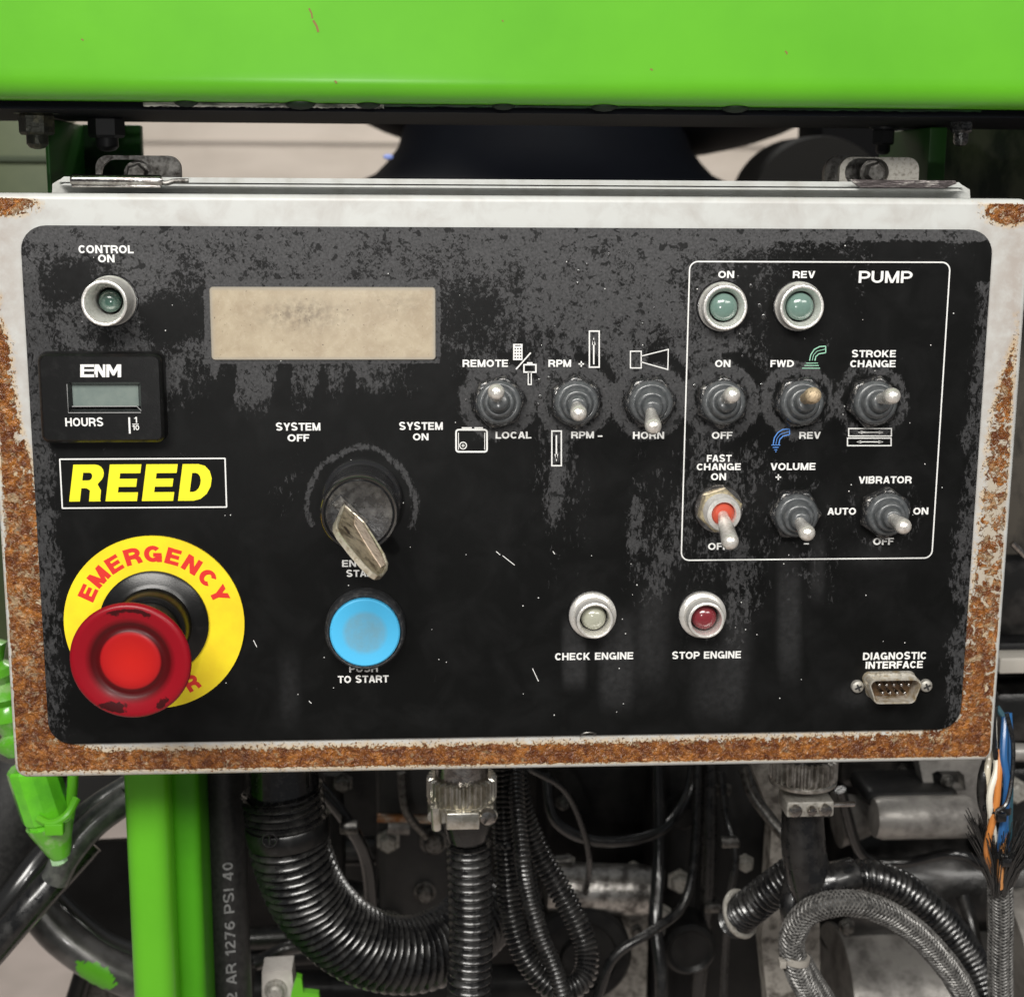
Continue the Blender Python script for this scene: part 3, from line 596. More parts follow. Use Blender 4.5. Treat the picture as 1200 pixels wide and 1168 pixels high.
# fine white scratches
mb = MB()
for a, b_ in (((589, 651), (603, 662)), ((624, 783), (631, 798)), ((648, 646), (650, 649)), ((297, 750), (301, 758)), ((362, 821), (365, 824)), ((581.5, 646), (586, 650))):
    line_into(mb, [P2(*a), P2(*b_)], .22, INK)
obj('scratch_marks', mb, WHITE_INK, plate, smooth=0, fix=False, kind='stuff')
mb = MB()
for k in range(120):             # dust specks and small water beads
    px, py = rng.uniform(60, 1125), rng.uniform(285, 840)
    if k < 70 and not (900 < px or py > 650): continue
    c = P2(px, py); r_ = rng.uniform(.12, .22); mb.add([(c[0]+r_*math.cos(t), INK-.02, c[1]+r_*math.sin(t)) for t in (0, 1, 2, 3, 4, 5)], [(0, 1, 2, 3, 4, 5)])
obj('dust_speck', mb, WHITE_INK, plate, smooth=0, fix=False, kind='stuff')
mb = MB(); drops = [(632, 446, 3), (643, 443, 3), (633, 465, 3.4), (631, 474, 2.4), (895, 371, 4), (890, 358, 3), (880, 335, 3), (157, 367, 2), (163, 379, 1.6), (96, 378, 2), (678, 318, 3), (677, 332, 2.6), (714, 298, 2.4), (688, 310, 2.5), (814, 452, 3), (893, 451, 2.6)]
drops += [(rng.uniform(520, 980), rng.uniform(290, 470), rng.uniform(1, 2)) for _ in range(26)]
for px, py, r_ in drops:
    c = at(px, py, PLY); mb.sphere((c[0], PLY+.1, c[2]), r_*KX*.8, 1, .5, 1.25, 10, 6, 0, PI/2)
obj('water_bead', mb, WATER, plate, kind='stuff')

# ---- display window
c0, c1 = P2(246, 337), P2(510, 421); z0w, z1w = c1[1], c0[1]
x0w = c0[0]; x1w = c1[0]
V, F, loop = gridplate(x0w, z0w, x1w, z1w, 1.0, 80, 30, PLY-.5); skirt(V, F, loop, [(.15, PLY-.35), (.25, PLY-.05)])
mb = MB(); mb.v = [tuple(map(float, p)) for p in V]; mb.f = F; A = np.array(mb.v)
ed = np.clip(1-np.minimum.reduce([A[:, 0]-x0w, x1w-A[:, 0], A[:, 2]-z0w, z1w-A[:, 2]])/1.1, 0, 1)
PR = np.array([project(p) for p in mb.v]); stn = .9*np.exp(-((PR[:, 0]-355)/45)**2-((PR[:, 1]-368)/16)**2)+.35*np.exp(-((PR[:, 0]-470)/30)**2-((PR[:, 1]-355)/15)**2)
obj('display_window', mb, WIN, cbx, attrs={'edge': ed, 'stain': stn}, fix=False)

# ---- hour meter
x0h, z1h = at(43.5, 414, -6)[[0, 2]]; x1h, z0h = at(193.5, 517, -6)[[0, 2]]
hm = MB(); hm.slab((x0h-.3, z0h-.6, x1h+.3, z1h+.2), 2.8, [(0, -1.0), (0, -4.8), (.35, -5.8), (1.3, -6.6)], n=6, caps=(True, False))
wx0, wz1 = at(78, 448, -6.6)[[0, 2]]; wx1, wz0 = at(166, 484, -6.6)[[0, 2]]
face = MB()
face.prism([rrect(x0h+1, z0h+.7, x1h-1, z1h-1.1, 1.6, 6), rrect(wx0, wz0, wx1, wz1, .4, 2)[::-1]], -6.62, -3.5)
hour = obj('hour_meter', hm, BLACK_MATT, cbx); obj('meter_face', face, BLACK_MATT, hour)
f2 = MB(); f2.slab((wx0, wz0, wx1, wz1), .4, [(0, -6.55), (1.2, -4.3)], n=2, caps=(False, False)); obj('window_bevel', f2, BLACK_PL, hour)
f2 = MB(); f2.box(wx0+.3, wx1-.3, -4.4, -3.6, wz0+1.9, wz1-.3); obj('lcd_pane', f2, LCD, hour)
f2 = MB(); f2.tube([(wx0+.1, -6.7, wz1-.5), (wx0+.1, -6.7, wz0+.15), (wx1-.2, -6.7, wz0+.15)], .14, 6); f2.tube([(wx0+1, -5.3, wz0+1.9), (wx1-1.6, -5.3, wz0+1.9), (wx1, -6.2, wz0+.5)], .16, 6); obj('window_edge', f2, mat('pale_plastic_edge', (.35, .35, .35), .12, coat=1.), hour)  # thin pale edging, lighter than the meter face
hy = -6.7; mb = MB(); cE = at(119, 434, hy); wE, hE = 48*mpp(hy), 15*mpp(hy)
t_ = .26
def U(px, py): p = at(px, py, hy); return (p[0], p[2])
for poly in ([(94, 427), (111, 427), (111, 430), (98.5, 430), (98.5, 432.6), (110, 432.6), (110, 435.2), (98.5, 435.2), (98.5, 438.6), (112, 438.6), (112, 442), (94, 442)],
             [(110.5, 427), (116, 427), (120.5, 435), (120.5, 427), (124.5, 427), (124.5, 442), (120, 442), (114.6, 433.5), (114.6, 442), (110.5, 442)],
             [(123.5, 427), (129, 427), (133, 434), (137, 427), (142, 427), (142, 442), (137.8, 442), (137.8, 433.5), (134, 440), (131.8, 440), (128, 433.5), (128, 442), (123.5, 442)]):
    loopp = [U(*p) for p in poly]; mb.add([(p[0], hy, p[1]) for p in loopp], tessellate_polygon([[Vector((*p, 0)) for p in loopp]]))
obj('maker_lettering', mb, WHITE_INK, hour, smooth=0, fix=False)
mb = MB(); cE = at(98.7, 494.5, hy); text_into(mb, 'HOURS', cE[0], cE[2], 43.5*mpp(hy), 10*mpp(hy), hy)
line_into(mb, [U(151.3, 489), (U(151.3, 489)[0], U(151.3, 508)[1])], .55, hy); cE = at(158.8, 492, hy); text_into(mb, '1', cE[0], cE[2], 3.5*mpp(hy), 7*mpp(hy), hy, t=.16)
line_into(mb, [U(155, 497), U(162.5, 497)], .22, hy); cE = at(159, 501, hy); text_into(mb, '10', cE[0], cE[2], 8*mpp(hy), 6*mpp(hy), hy, t=.16)
obj('meter_lettering', mb, WHITE_INK, hour, smooth=0, fix=False)

# ---- indicator lights: base centre px, rim height, flange radius, rim radius, lens px radius, lens height
def indicator(px, py, h, rf, rr_, rl, hl, lens, body, label=None):
    c = at(px, py, PLY); c[1] = PLY; b_ = MB()
    b_.lathe(c, [(rf-.2, 0), (rf, .4), (rf, 1.6), (rf-.5, 2.2), (rr_+.35, 2.5), (rr_, 3.2), (rr_, h-.6), (rr_-.15, h-.15), (rr_-.5, h), (rr_-.95, h-.1), (rr_-1.15, h-.6), (rl+.6, hl-.8), (rl+.5, .5)], seg=48, caps=(True, True))
    o = obj('indicator_light', b_, body, cbx, label=label)
    l = MB(); l.lathe(c, [(rl, .6), (rl, hl-1.6), (rl*.94, hl-.8), (rl*.75, hl+.15), (rl*.45, hl+.7), (rl*.15, hl+.9), (.02, hl+.92)], seg=32); obj('lens', l, lens, o)
    k = MB(); k.lathe(c, [(rf+.5, 0), (rf+.35, .45), (rf-.3, .5)], seg=40, caps=(True, True)); obj('gasket', k, BLACK_PL, o)
    return o
indicator(131, 352, 12, 7.6, 6.9, 3.5, 4.5, LENS_DG, ALU, 'tall bare metal indicator light with dark green lens')
indicator(846, 359, 5.6, 7.7, 7.0, 4.3, 4.4, LENS_G, ALU); indicator(935, 358.5, 5.6, 7.7, 7.0, 4.3, 4.4, LENS_G, ALU)
indicator(694, 719.5, 8, 7.7, 6.0, 4.0, 5.5, LENS_W, ALU, 'indicator light with pale grey lens'); indicator(822.5, 719, 8, 7.7, 6.0, 4.1, 5.5, LENS_R, ALU, 'indicator light with dull red lens')

# ---- toggle switches
def toggle(px, py, tx, ty, rot, lever=LEVER, ht=24, label=None, r_tip=2.55):
    c = at(px, py, PLY); c[1] = PLY; tip = at(tx, ty, PLY-ht)
    n_ = MB(); R = 8.8; k = 6
    ring = lambda rr3, t, cut: [(c[0]+rr3*math.cos(rot+2*PI*i/36)*hexf(2*PI*i/36, cut), PLY-t, c[2]+rr3*math.sin(rot+2*PI*i/36)*hexf(2*PI*i/36, cut)) for i in range(36)]
    def hexf(a, cut): a = (a % (PI/3))-PI/6; return min(.985, math.cos(PI/6)/math.cos(a))*(1-cut)+.87*cut
    n_.rings([ring(R, 0, 0), ring(R, 2.4, 0), ring(R*.985, 3.0, .12), ring(R*.95, 3.4, .5), ring(R*.9, 3.45, 1)])
    o = obj('toggle_switch', n_, NUTM, cbx, label=label)
    ax = tip-(c+np.array([0, -4, 0])); ax /= np.linalg.norm(ax); nrm = np.array([0, -1., 0])
    prof = [(6.9, 3.0), (7.0, 3.8), (6.85, 4.8), (6.25, 5.7), (5.6, 5.9), (5.2, 5.7), (5.05, 6.1), (4.95, 7.4), (4.6, 8.3), (4.1, 8.7), (3.65, 8.7), (3.35, 8.5), (3.2, 9.2), (3.2, 10.6), (3.0, 11.3), (2.6, 11.7), (2.2, 11.9)]
    b_ = MB(); rs = []
    for r_, t in prof:
        w_ = min(1, max(0, (t-4.5)/7)); a = nrm*(1-w_)+ax*w_; a /= np.linalg.norm(a); u = np.cross(a, (0, 0, 1.)); u /= np.linalg.norm(u); v_ = np.cross(a, u)
        cc = c+nrm*min(t, 5)+(ax*(1-.3*(1-w_))+nrm*.3*(1-w_))*max(0, t-5)
        rs.append([cc+(u*math.cos(2*PI*i/36)+v_*math.sin(2*PI*i/36))*r_ for i in range(36)])
    b_.rings(rs); obj('rubber_boot', b_, RUBBER, o, smooth=60)
    p0 = c+ax*7; L = np.linalg.norm(tip-p0); lv = MB()
    pr = [(1.7, 0), (1.75, L*.3), (2.0, L*.55), (r_tip-.1, L*.8), (r_tip, L*.9), (r_tip, L*.98)]+[(r_tip*math.cos(t), L*.98+r_tip*.95*math.sin(t)) for t in (.3, .6, .9, 1.2, 1.5)]
    lv.lathe(p0, pr, axis=ax, seg=28); obj('lever', lv, lever, o, smooth=70); return o
toggle(584, 470, 582.5, 463, .25, label='rubber booted toggle switch pointing up'); toggle(674, 470, 679, 484, .55, label='rubber booted toggle switch standing straight'); toggle(760.5, 470, 767, 497, .1)
toggle(845, 470, 859, 466, .5); toggle(936, 470, 954, 466.5, .15, LEVER_TAN, label='toggle switch with worn tan lever tip'); toggle(1021.5, 470, 1046.5, 467, .3)
toggle(930, 601, 947, 624, .0); toggle(1036, 600, 1059.5, 617, .45)
# the bare one: no boot, threaded bushing with red insert
c = at(842, 596, PLY); c[1] = PLY
o = MB(); o.lathe(c, [(7.9, 0), (8.0, .5), (7.7, 1.0), (6.7, 1.1)], seg=40); bare = obj('toggle_switch', o, STEEL, cbx, label='bare metal toggle switch without boot, red insert round lever')
o = MB(); o.lathe(c, [(7.3, 1.1), (7.3, 3.2), (6.9, 3.6), (5.9, 3.7)], seg=6, rot=.3); obj('hex_nut', o, BRASS, bare, smooth=20)
o = MB(); pr = [(5.7, 3.0)]
for k in range(5): pr += [(5.75, 3.7+k*.9), (5.35, 4.15+k*.9)]
pr += [(5.6, 8.3), (5.3, 8.8), (4.0, 8.9), (3.8, 8.6), (3.7, 5.0)]
o.lathe(c, pr, seg=40); obj('threaded_bushing', o, ALU, bare)
o = MB(); o.lathe(c, [(3.68, 4.8), (3.6, 7.2), (2.6, 8.3), (1.2, 8.6), (.1, 8.6)], seg=28); obj('red_insert', o, RED_RUB, bare)
tip = at(856, 636, PLY-27); ax = tip-(c+np.array([0, -5, 0])); p0 = c+np.array([0, -6, 0]); L = np.linalg.norm(tip-p0); o = MB()
o.lathe(p0, [(1.6, 0), (1.9, L*.25), (2.4, L*.5), (2.65, L*.85), (2.7, L*.95)]+[(2.7*math.cos(t), L*.95+2.6*math.sin(t)) for t in (.3, .6, .9, 1.2, 1.5)], axis=tip-p0, seg=28); obj('lever', o, LEVER, bare, smooth=70)

# ---- emergency stop
c = at(181.5, 729, PLY); c[1] = PLY; R0 = 106.5*mpp(0)
em = MB(); em.lathe(c, [(17.2, .7), (17.2, 1.8), (16.4, 2.5), (13.5, 3.0), (12.2, 3.8), (11.6, 8.6), (11.0, 9.6), (10.2, 9.8), (9.4, 9.6), (9.2, 14), (9.2, 24), (9.6, 27)], seg=56)
es = obj('emergency_stop', em, BLACK_MATT, cbx, label='red mushroom emergency stop on a yellow lettered ring')
o = MB(); o.prism([circ(c[0], c[2], R0, 96), circ(c[0], c[2], 16.8, 64)[::-1]], PLY-.9, PLY-.02); obj('legend_ring', o, YELLOW_LEGEND, es)
mb = MB(); yt = PLY-.96
def arc_text(txt, a0, a1, rad, hgt, wid, flip=False):
    for k, ch in enumerate(txt):
        a = math.radians(a0+(a1-a0)*k/max(1, len(txt)-1)); v, f = bold_mesh(ch, .25)
        ux, uz = (math.sin(a), math.cos(a)); tx_, tz_ = (math.cos(a), -math.sin(a))
        if flip: ux, uz, tx_, tz_ = -ux, -uz, -tx_, -tz_
        ww = wid*bold(ch)[0]/.80
        mb.add([(c[0]+math.sin(a)*rad+tx_*p[0]*ww+ux*p[1]*hgt, yt-p[2]*.0015, c[2]+math.cos(a)*rad+tz_*p[0]*ww+uz*p[1]*hgt) for p in v], f)
arc_text('EMERGENCY', -63.5, 65.5, 22.7, 5.3, 5.1)
obj('legend_lettering', mb, RED_INK, es, smooth=0, fix=False); mb = MB()
arc_text('R', 151, 151, 22.9, 5.2, 4.4, flip=True)
obj('legend_lettering', mb, RED_INK, es, smooth=0, fix=False)
hd = MB(); HH = 37.5
hc = at(152, 775.5, PLY-HH); ax = np.array([hc[0]-c[0], hc[1]-c[1]+0., hc[2]-c[2]]); ax /= np.linalg.norm(ax)
cc = hc-ax*HH
prof = [(8.6, HH-14), (9.6, HH-12.5), (10.6, HH-9), (13.2, HH-5.5), (16.5, HH-3.4), (17.7, HH-2.4), (17.95, HH-1.5), (17.7, HH-.6), (17.0, HH-.05), (16, HH-.05), (13.5, HH-.55), (12.3, HH-.85), (11.5, HH-1.2), (10.7, HH-1.6), (9.9, HH-1.6), (9.2, HH-1.25), (8.5, HH-.95), (7.6, HH-.85), (6, HH-1.0), (3.5, HH-1.25), (1.2, HH-1.35), (.02, HH-1.36)]
hd.lathe(cc, prof, axis=ax, seg=72); A = np.array(hd.v); rad = np.hypot(A[:, 0]-hc[0], A[:, 2]-hc[2])
PR = np.array([project(p) for p in hd.v])
smu = np.interp(rad, [11.5, 12.5, 15.5, 17.4], [0, .4, .9, .2])*np.clip(.95*np.exp(-((PR[:, 0]-133)/24)**2-((PR[:, 1]-830)/7)**2)+.8*np.exp(-((PR[:, 0]-193)/14)**2-((PR[:, 1]-826)/8)**2)+.65*np.exp(-((PR[:, 0]-150)/32)**2-((PR[:, 1]-718)/7)**2), 0, 1)
groove_shade = np.interp(rad, [8.5, 9.2, 11.6, 13.2], [0, 1, 1, 0])*(A[:, 1] < hc[1]+6)*.8
ho = obj('push_head', hd, RHEAD, es, attrs={'smudge': smu*2.2, 'ring': groove_shade*1.2, 'centre': np.interp(rad, [0, 5, 8.6, 9.2], [1, .85, .5, 0])*(A[:, 1] < hc[1]+6)}, smooth=60)

# ---- key switch
c = at(424, 583, PLY); c[1] = PLY; kh = 25.
ks = MB(); ks.lathe(c, [(12.6, 0), (12.7, 1.6), (12.2, 2.4), (11.3, 3.0), (11.0, 6), (10.9, 12), (11.2, 17), (11.8, kh-5), (12.0, kh-2.2), (11.8, kh-.6), (11.3, kh), (10.7, kh-.2), (10.45, kh-1.2)], seg=56)
kf = obj('key_switch', ks, mat('glossy_black_bezel', (.014, .014, .015), .2, coat=1., coatr=.12, bump=.02), cbx, label='black round key switch with metal key in it')
o = MB(); o.lathe(c, [(10.4, kh-3), (10.3, kh-.9), (10.0, kh-.35), (9.5, kh-.5), (8.5, kh-.8), (.5, kh-.8)], seg=56); obj('lock_face', o, mat('worn_lock_face', (.05, .05, .052), .26, metal=.6, coat=.4, col2=(.14, .14, .14), nscale=.35, nlo=.45, nhi=.7, bump=.3, bscale=.8), kf)
o = MB(); sa, sb = at(394, 586, PLY-kh), at(427, 616, PLY-kh); dd = (sb-sa); dd[1] = 0; dd /= np.linalg.norm(dd); nn = np.array([-dd[2], 0, dd[0]]); mid_ = (sa+sb)/2; mid_[1] = PLY-kh+.35
o.obox(mid_, dd*5.6, (0, .45, 0), nn*1.9); obj('key_slot', o, STEEL_DARK, kf)
A_, B_ = at(400.5, 593, PLY-kh), at(425, 614, PLY-kh); T_ = at(452, 670, PLY-kh-23); nk = np.cross(B_-A_, T_-A_); nk /= np.linalg.norm(nk)
if np.dot(nk, np.array([CAMP[0]-150, CAMP[2], 82-CAMP[1]])-A_) < 0: nk = -nk
def onkey(px, py): oo, dd_ = ray(px, py); return oo+dd_*(np.dot(A_-oo, nk)/np.dot(dd_, nk))
outer = [onkey(*p) for p in ((401, 593), (397, 603), (391.5, 614), (391.5, 621), (396, 630), (410, 648), (424, 664), (434, 674), (440, 677.5), (446.5, 677), (451.5, 671), (453, 663), (448.5, 651), (438, 634), (427, 617), (424, 613), (410, 600))]
o = MB(); th = 1.0; n_ = len(outer); ctr = sum(outer)/n_
def inset(k): return [p+(ctr-p)/np.linalg.norm(ctr-p)*k for p in outer]
o.rings([[p-nk*th*.6 for p in outer], [p+nk*th*.8 for p in outer], [p+nk*th for p in inset(.25)], [p+nk*th for p in inset(.75)], [p+nk*(th-.45) for p in inset(1.0)]])
ky = obj('key', o, mat('worn_nickel_key', (.66, .60, .48), .28, metal=.6, col2=(.34, .27, .17), nscale=.4, nlo=.5, nhi=.7, bump=.3, bscale=.9), kf, smooth=25)
o = MB(); o.rings([[p+nk*(th-.44) for p in inset(1.05)], [p+nk*(th-.2) for p in inset(1.5)]]); obj('key_face', o, mat('dirty_key_face', (.46, .38, .26), .28, metal=.45, col2=(.12, .088, .052), nscale=.30, nlo=.42, nhi=.60, bump=.9, bscale=.8), kf, smooth=25)
pl_ = [onkey(*p) for p in ((414, 606), (421, 615), (434, 636), (445, 655), (449, 664), (444, 667), (436, 655), (424, 636), (413, 617))]; o = MB(); o.rings([[p+nk*(th-.25) for p in pl_], [p+nk*(th+.1) for p in pl_]]); obj('key_label', o, mat('pale_key_label', (.52, .42, .34), .5, col2=(.26, .19, .14), nscale=.5, nlo=.45, nhi=.65, bump=.4), kf, smooth=25)
o = MB(); hc_ = onkey(404, 624)+nk*(th+.02); e1 = (onkey(408, 631)-onkey(400, 617)); e1 /= np.linalg.norm(e1); e2 = np.cross(nk, e1)
o.add([hc_+e1*1.9*math.cos(t)+e2*.9*math.sin(t) for t in np.linspace(0, 2*PI, 17)[:-1]], [tuple(range(16))]); obj('key_hole', o, mat('key_hole_dark', (.03, .018, .01), .5), kf)

# ---- push to start button
c = at(428.5, 733, PLY); c[1] = PLY
o = MB(); o.lathe(c, [(12.7, 0), (12.9, 1.0), (12.9, 5.4), (12.6, 6.6), (12.0, 7.2), (11.5, 7.1), (11.3, 6.4)], seg=56); pb = obj('start_button', o, mat('button_bezel_plastic', (.022, .023, .025), .4, col2=(.07, .07, .07), nscale=.6, nlo=.5, nhi=.66, bump=.5, bscale=1.2), cbx, label='round push button with pale blue cap')
o = MB(); prof = [(11.2, 5), (11.2, 7.2), (11.05, 8.0), (10.6, 8.35), (9, 8.2), (7.5, 8.05), (6, 7.95), (4.5, 7.9), (3, 7.87), (1.5, 7.85), (.02, 7.85)]
o.lathe(c, prof, seg=56); A = np.array(o.v); rad = np.hypot(A[:, 0]-c[0], A[:, 2]-c[2]); obj('button_cap', o, CAP, pb, attrs={'wear': np.interp(rad, [0, 3, 6, 7.6], [.75, .85, .7, 0])})

# ---- diagnostic port
dy = PLY; sx0, sz1 = at(1019.5, 796, dy-7.5)[[0, 2]]; sx1, sz0 = at(1079, 824.5, dy-7.5)[[0, 2]]
def dshape(ins):                 # D-shaped loop
    x0_, x1_, z0_, z1_ = sx0+ins, sx1-ins, sz0+ins, sz1-ins; t = 1.4; r_ = 2.2-ins*.5; out = []
    for (cx_, cz_, a0) in ((x1_-r_, z1_-r_, 0), (x0_+r_, z1_-r_, 90), (x0_+t+r_, z0_+r_, 180), (x1_-t-r_, z0_+r_, 270)):
        for k in range(6): a = math.radians(a0+90*k/5); out.append((cx_+r_*math.cos(a), cz_+r_*math.sin(a)))
    return out
o = MB(); o.rings([[(p[0], yy, p[1]) for p in dshape(i)] for i, yy in ((-.3, dy), (0, dy-.6), (0, dy-7), (.15, dy-7.5), (.5, dy-7.5), (.7, dy-7), (.8, dy-.8))], True, True)
dp = obj('diagnostic_port', o, mat('yellowed_tin_shell', (.82, .78, .70), .25, metal=.65, col2=(.50, .40, .25), nscale=.35, nlo=.4, nhi=.65, bump=.2), cbx, label='nine pin D shaped connector with two screws')
o = MB(); o.rings([[(p[0], yy, p[1]) for p in dshape(.85)] for yy in (dy-.9, dy-1.3)]); obj('pin_bed', o, mat('brown_pin_bed', (.09, .045, .015), .4, coat=.5), dp)
for k in range(9):
    rowt = k < 5; px = 1030.5+k*8.6 if rowt else 1034.5+(k-5)*8.6; py = 802.5 if rowt else 812; p = at(px, py, dy-6)
    o = MB(); o.lathe((p[0], dy-1.2, p[2]), [(.62, 0), (.62, 4.6), (.45, 5.1), (.05, 5.3)], seg=10); obj('pin', o, STEEL, dp)
for px in (1005.5, 1086): 
    p = at(px, 805 if px < 1050 else 804, dy-1.5); o = MB(); o.lathe((p[0], dy, p[2]), [(2.1, 0), (2.15, .8), (1.9, 1.5), (1.2, 1.95), (.4, 2.1), (.02, 2.1)], seg=24); sw = obj('screw', o, STEEL_PALE, dp)
    o = MB(); o.obox((p[0], dy-2.12, p[2]), (1.1, 0, .5), (0, .06, 0), (-.12, 0, .26)); o.obox((p[0], dy-2.2, p[2]), (-.5, 0, 1.1), (0, .06, 0), (.26, 0, .12)); obj('cross_slot', o, BLACK_INK, dp, kind='stuff')
# ---- nick in the lower edge of the overlay
p = at(690, 859, PLY); o = MB(); o.tube(spline([(p[0]-3, PLY, p[2]-.8), (p[0]-1.5, PLY-.6, p[2]+.3), (p[0]+.6, PLY-.8, p[2]+.5), (p[0]+2.4, PLY-.2, p[2]-.2)], 12)[0], .35, 6); obj('curled_edge', o, STEEL_DARK, cbx)

# ---- catches and mounting tabs on top of the box
ty = 15.
o = MB(); a, b_ = at(83, 211, 8), at(190, 212, 8); o.tube([a, a+(b_-a)*.03, a+(b_-a)*.97, b_], [1.4, 1.75, 1.75, 1.5], 18); o.box(a[0]+.2, b_[0]-.2, 7, 9.4, a[2]-2.2, a[2]-.3, .4); obj('catch_roll', o, STEEL, cbx, label='bright rolled steel catch')
o = MB(); a, b_ = at(188, 213, 9), at(221, 212, 9); o.tube(spline([a, a+(b_-a)*.2+np.array([0, 0, -.6]), a+(b_-a)*.5, b_], 12)[0], .75, 8); obj('catch_pin', o, STEEL_DARK, cbx)
o = MB(); a, b_ = at(996, 215, 12), at(1122, 216, 12); z_ = at(1050, 220, 12)[2]
o.prism([[(a[0], a[2]+1.2), (a[0]+1, a[2]+.2), (a[0]+3, z_), (b_[0]-4, z_), (b_[0]-.5, z_+1.4), (b_[0]-1, at(1050, 211.5, 12)[2])]], 11.2, 12.6); obj('catch_plate', o, mat('scraped_dark_steel', (.10, .085, .085), .3, metal=.7, col2=(.40, .37, .35), nscale=.5, nlo=.55, nhi=.66, bump=.8, bscale=.7, stretch=(.3, 1, 1)), cbx, label='dark scraped catch plate')
def tab(pxa, pxb, pya, slot, m_, bm, lbl):
    Y0 = 34; zt_ = at(pxa, pya, Y0)[2]; zb_ = at(pxa, 218, Y0)[2]; xa_, xb_ = at(pxa, 200, Y0)[0], at(pxb, 200, Y0)[0]
    out = [(xa_, zb_)]+[(xb_, zb_)]+arcp(xb_-4, zt_-4, 4, 4, 0, 90, 6)+arcp(xa_+4, zt_-4, 4, 4, 90, 180, 6)
    s0, s1 = at(slot[0], 200, Y0)[0], at(slot[1], 200, Y0)[0]; zc_ = at(slot[0], slot[2], Y0)[2]; r_ = slot[3]
    hole = arcp(s0+r_, zc_, r_, r_, 270, 90, 8)+arcp(s1-r_, zc_, r_, r_, 90, -90, 8)
    o = MB(); o.prism([out, hole], Y0, Y0+2.6); t = obj('mounting_tab', o, m_, cbx, label=lbl)
    o = MB(); xc_ = s1-r_-.2; o.lathe((xc_, Y0+4, zc_), [(r_*.95, 0), (r_, 1), (r_*.98, 2.2), (r_*.6, 2.5)], seg=24); obj('washer', o, STEEL_DARK, t)
    o = MB(); o.lathe((xc_, Y0+2.2, zc_), [(r_*.78, 0), (r_*.78, 3.4), (r_*.62, 4.2), (.05, 4.3)], seg=6, rot=.3); obj('bolt_head', o, bm, t, smooth=20); return t
tab(112, 212, 182, (118, 178, 204, 4.6), STEEL_DARK, STEEL_DARK, 'dark steel mounting tab with slotted hole and bolt')
tab(984, 1077, 184, (990, 1042, 202, 4.6), STEEL_PALE, STEEL_DARK, 'pale grimy mounting tab with slotted hole and bolt')
o = MB(); a = at(966, 190, 42); zb_ = at(966, 214, 42)[2]; o.prism([[(a[0], zb_), (a[0]+14, zb_), (a[0]+14, a[2]+2.2)]+arcp(a[0]+5.5, a[2]-3.2, 5.5, 5.5, 90, 180, 6)], 41, 44); obj('tab_backing', o, STEEL_DARK, cbx)

# ================================================================== green beam above
bt, bb = at(600, -70, 0)[2], at(600, 123, 6)[2]
sec = [(0, bt+60), (0, bb+9), (0, bb+7)]+[(7-7*math.cos(math.radians(a)), bb+7-7*math.sin(math.radians(a))) for a in (12, 25, 40, 55, 70, 82, 90)]+[(95, bb), (100, bb+5), (100, bt+60)]
o = MB(); o.rings([[(X, p[0], p[1]) for p in sec] for X in np.linspace(-330, 330, 23)])
beam = thing('steel_beam', 'thick glossy bright green steel beam running above the control box', 'beam', (0, 50, bb))
obj('beam_face', o, GREEN, beam)
o = MB(); o.box(-330, 330, 9, 104, bb-2.4, bb-.1); obj('underside_shade_sheet', o, NAVY, beam)  # added near-black sheet standing in for the beam's unlit green underside
o = MB(); n = 90; xs_ = np.linspace(at(168, 124, 8)[0], at(450, 124, 8)[0], n); o.rings([[(x_, 7.5, bb-.2), (x_, 8.8, bb-.2), (x_, 8.8, bb-1.1-rng.random()*.5), (x_, 7.5, bb-1.0-rng.random()*.6)] for x_ in xs_]); obj('sealant_strip', o, mat('ragged_pale_sealant', (.42, .40, .37), .6, col2=(.08, .08, .07), nscale=.4, nlo=.45, nhi=.6, stretch=(.4, 1, 2)), beam)
o = MB(); xs_ = np.linspace(at(450, 124, 8)[0], at(1150, 124, 8)[0], n); o.rings([[(x_, 7.5, bb-.2), (x_, 8.8, bb-.2), (x_, 8.8, bb-.5-rng.random()*.5), (x_, 7.5, bb-.5-rng.random()*.4)] for x_ in xs_]); obj('sealant_strip', o, GREEN_DARK, beam)
for px, r_ in ((218, 4), (352, 5), (432, 4), (590, 4), (708, 4.5), (862, 4.6)):
    p = at(px, 125, 7); o = MB(); o.sphere((p[0], 8, bb+.1), r_, 1, .7, .42, 12, 8); obj('weld_bump', o, mat('dark_green_drip', (.006, .016, .006), .5, spec=.3), beam)
o = MB()
for a_, b2_, w_ in (((362, 10), (366, 22), .5), ((367, 24), (373, 38), .7), ((95, 46), (97, 48), .4), ((392, 95), (394, 98), .5), ((762, 81), (764, 83), .5), ((920, 60), (922, 64), .5), ((588, 24), (589, 26), .3)):
    p_, q_ = at(*a_, -.05), at(*b2_, -.05); line_into(o, [(p_[0], p_[2]), ((p_[0]+q_[0])/2+.3, (p_[2]+q_[2])/2), (q_[0], q_[2])], w_, -.05)
obj('paint_chip', o, mat('rusty_chip', (.20, .13, .025), .6), beam, smooth=0, fix=False, kind='stuff')
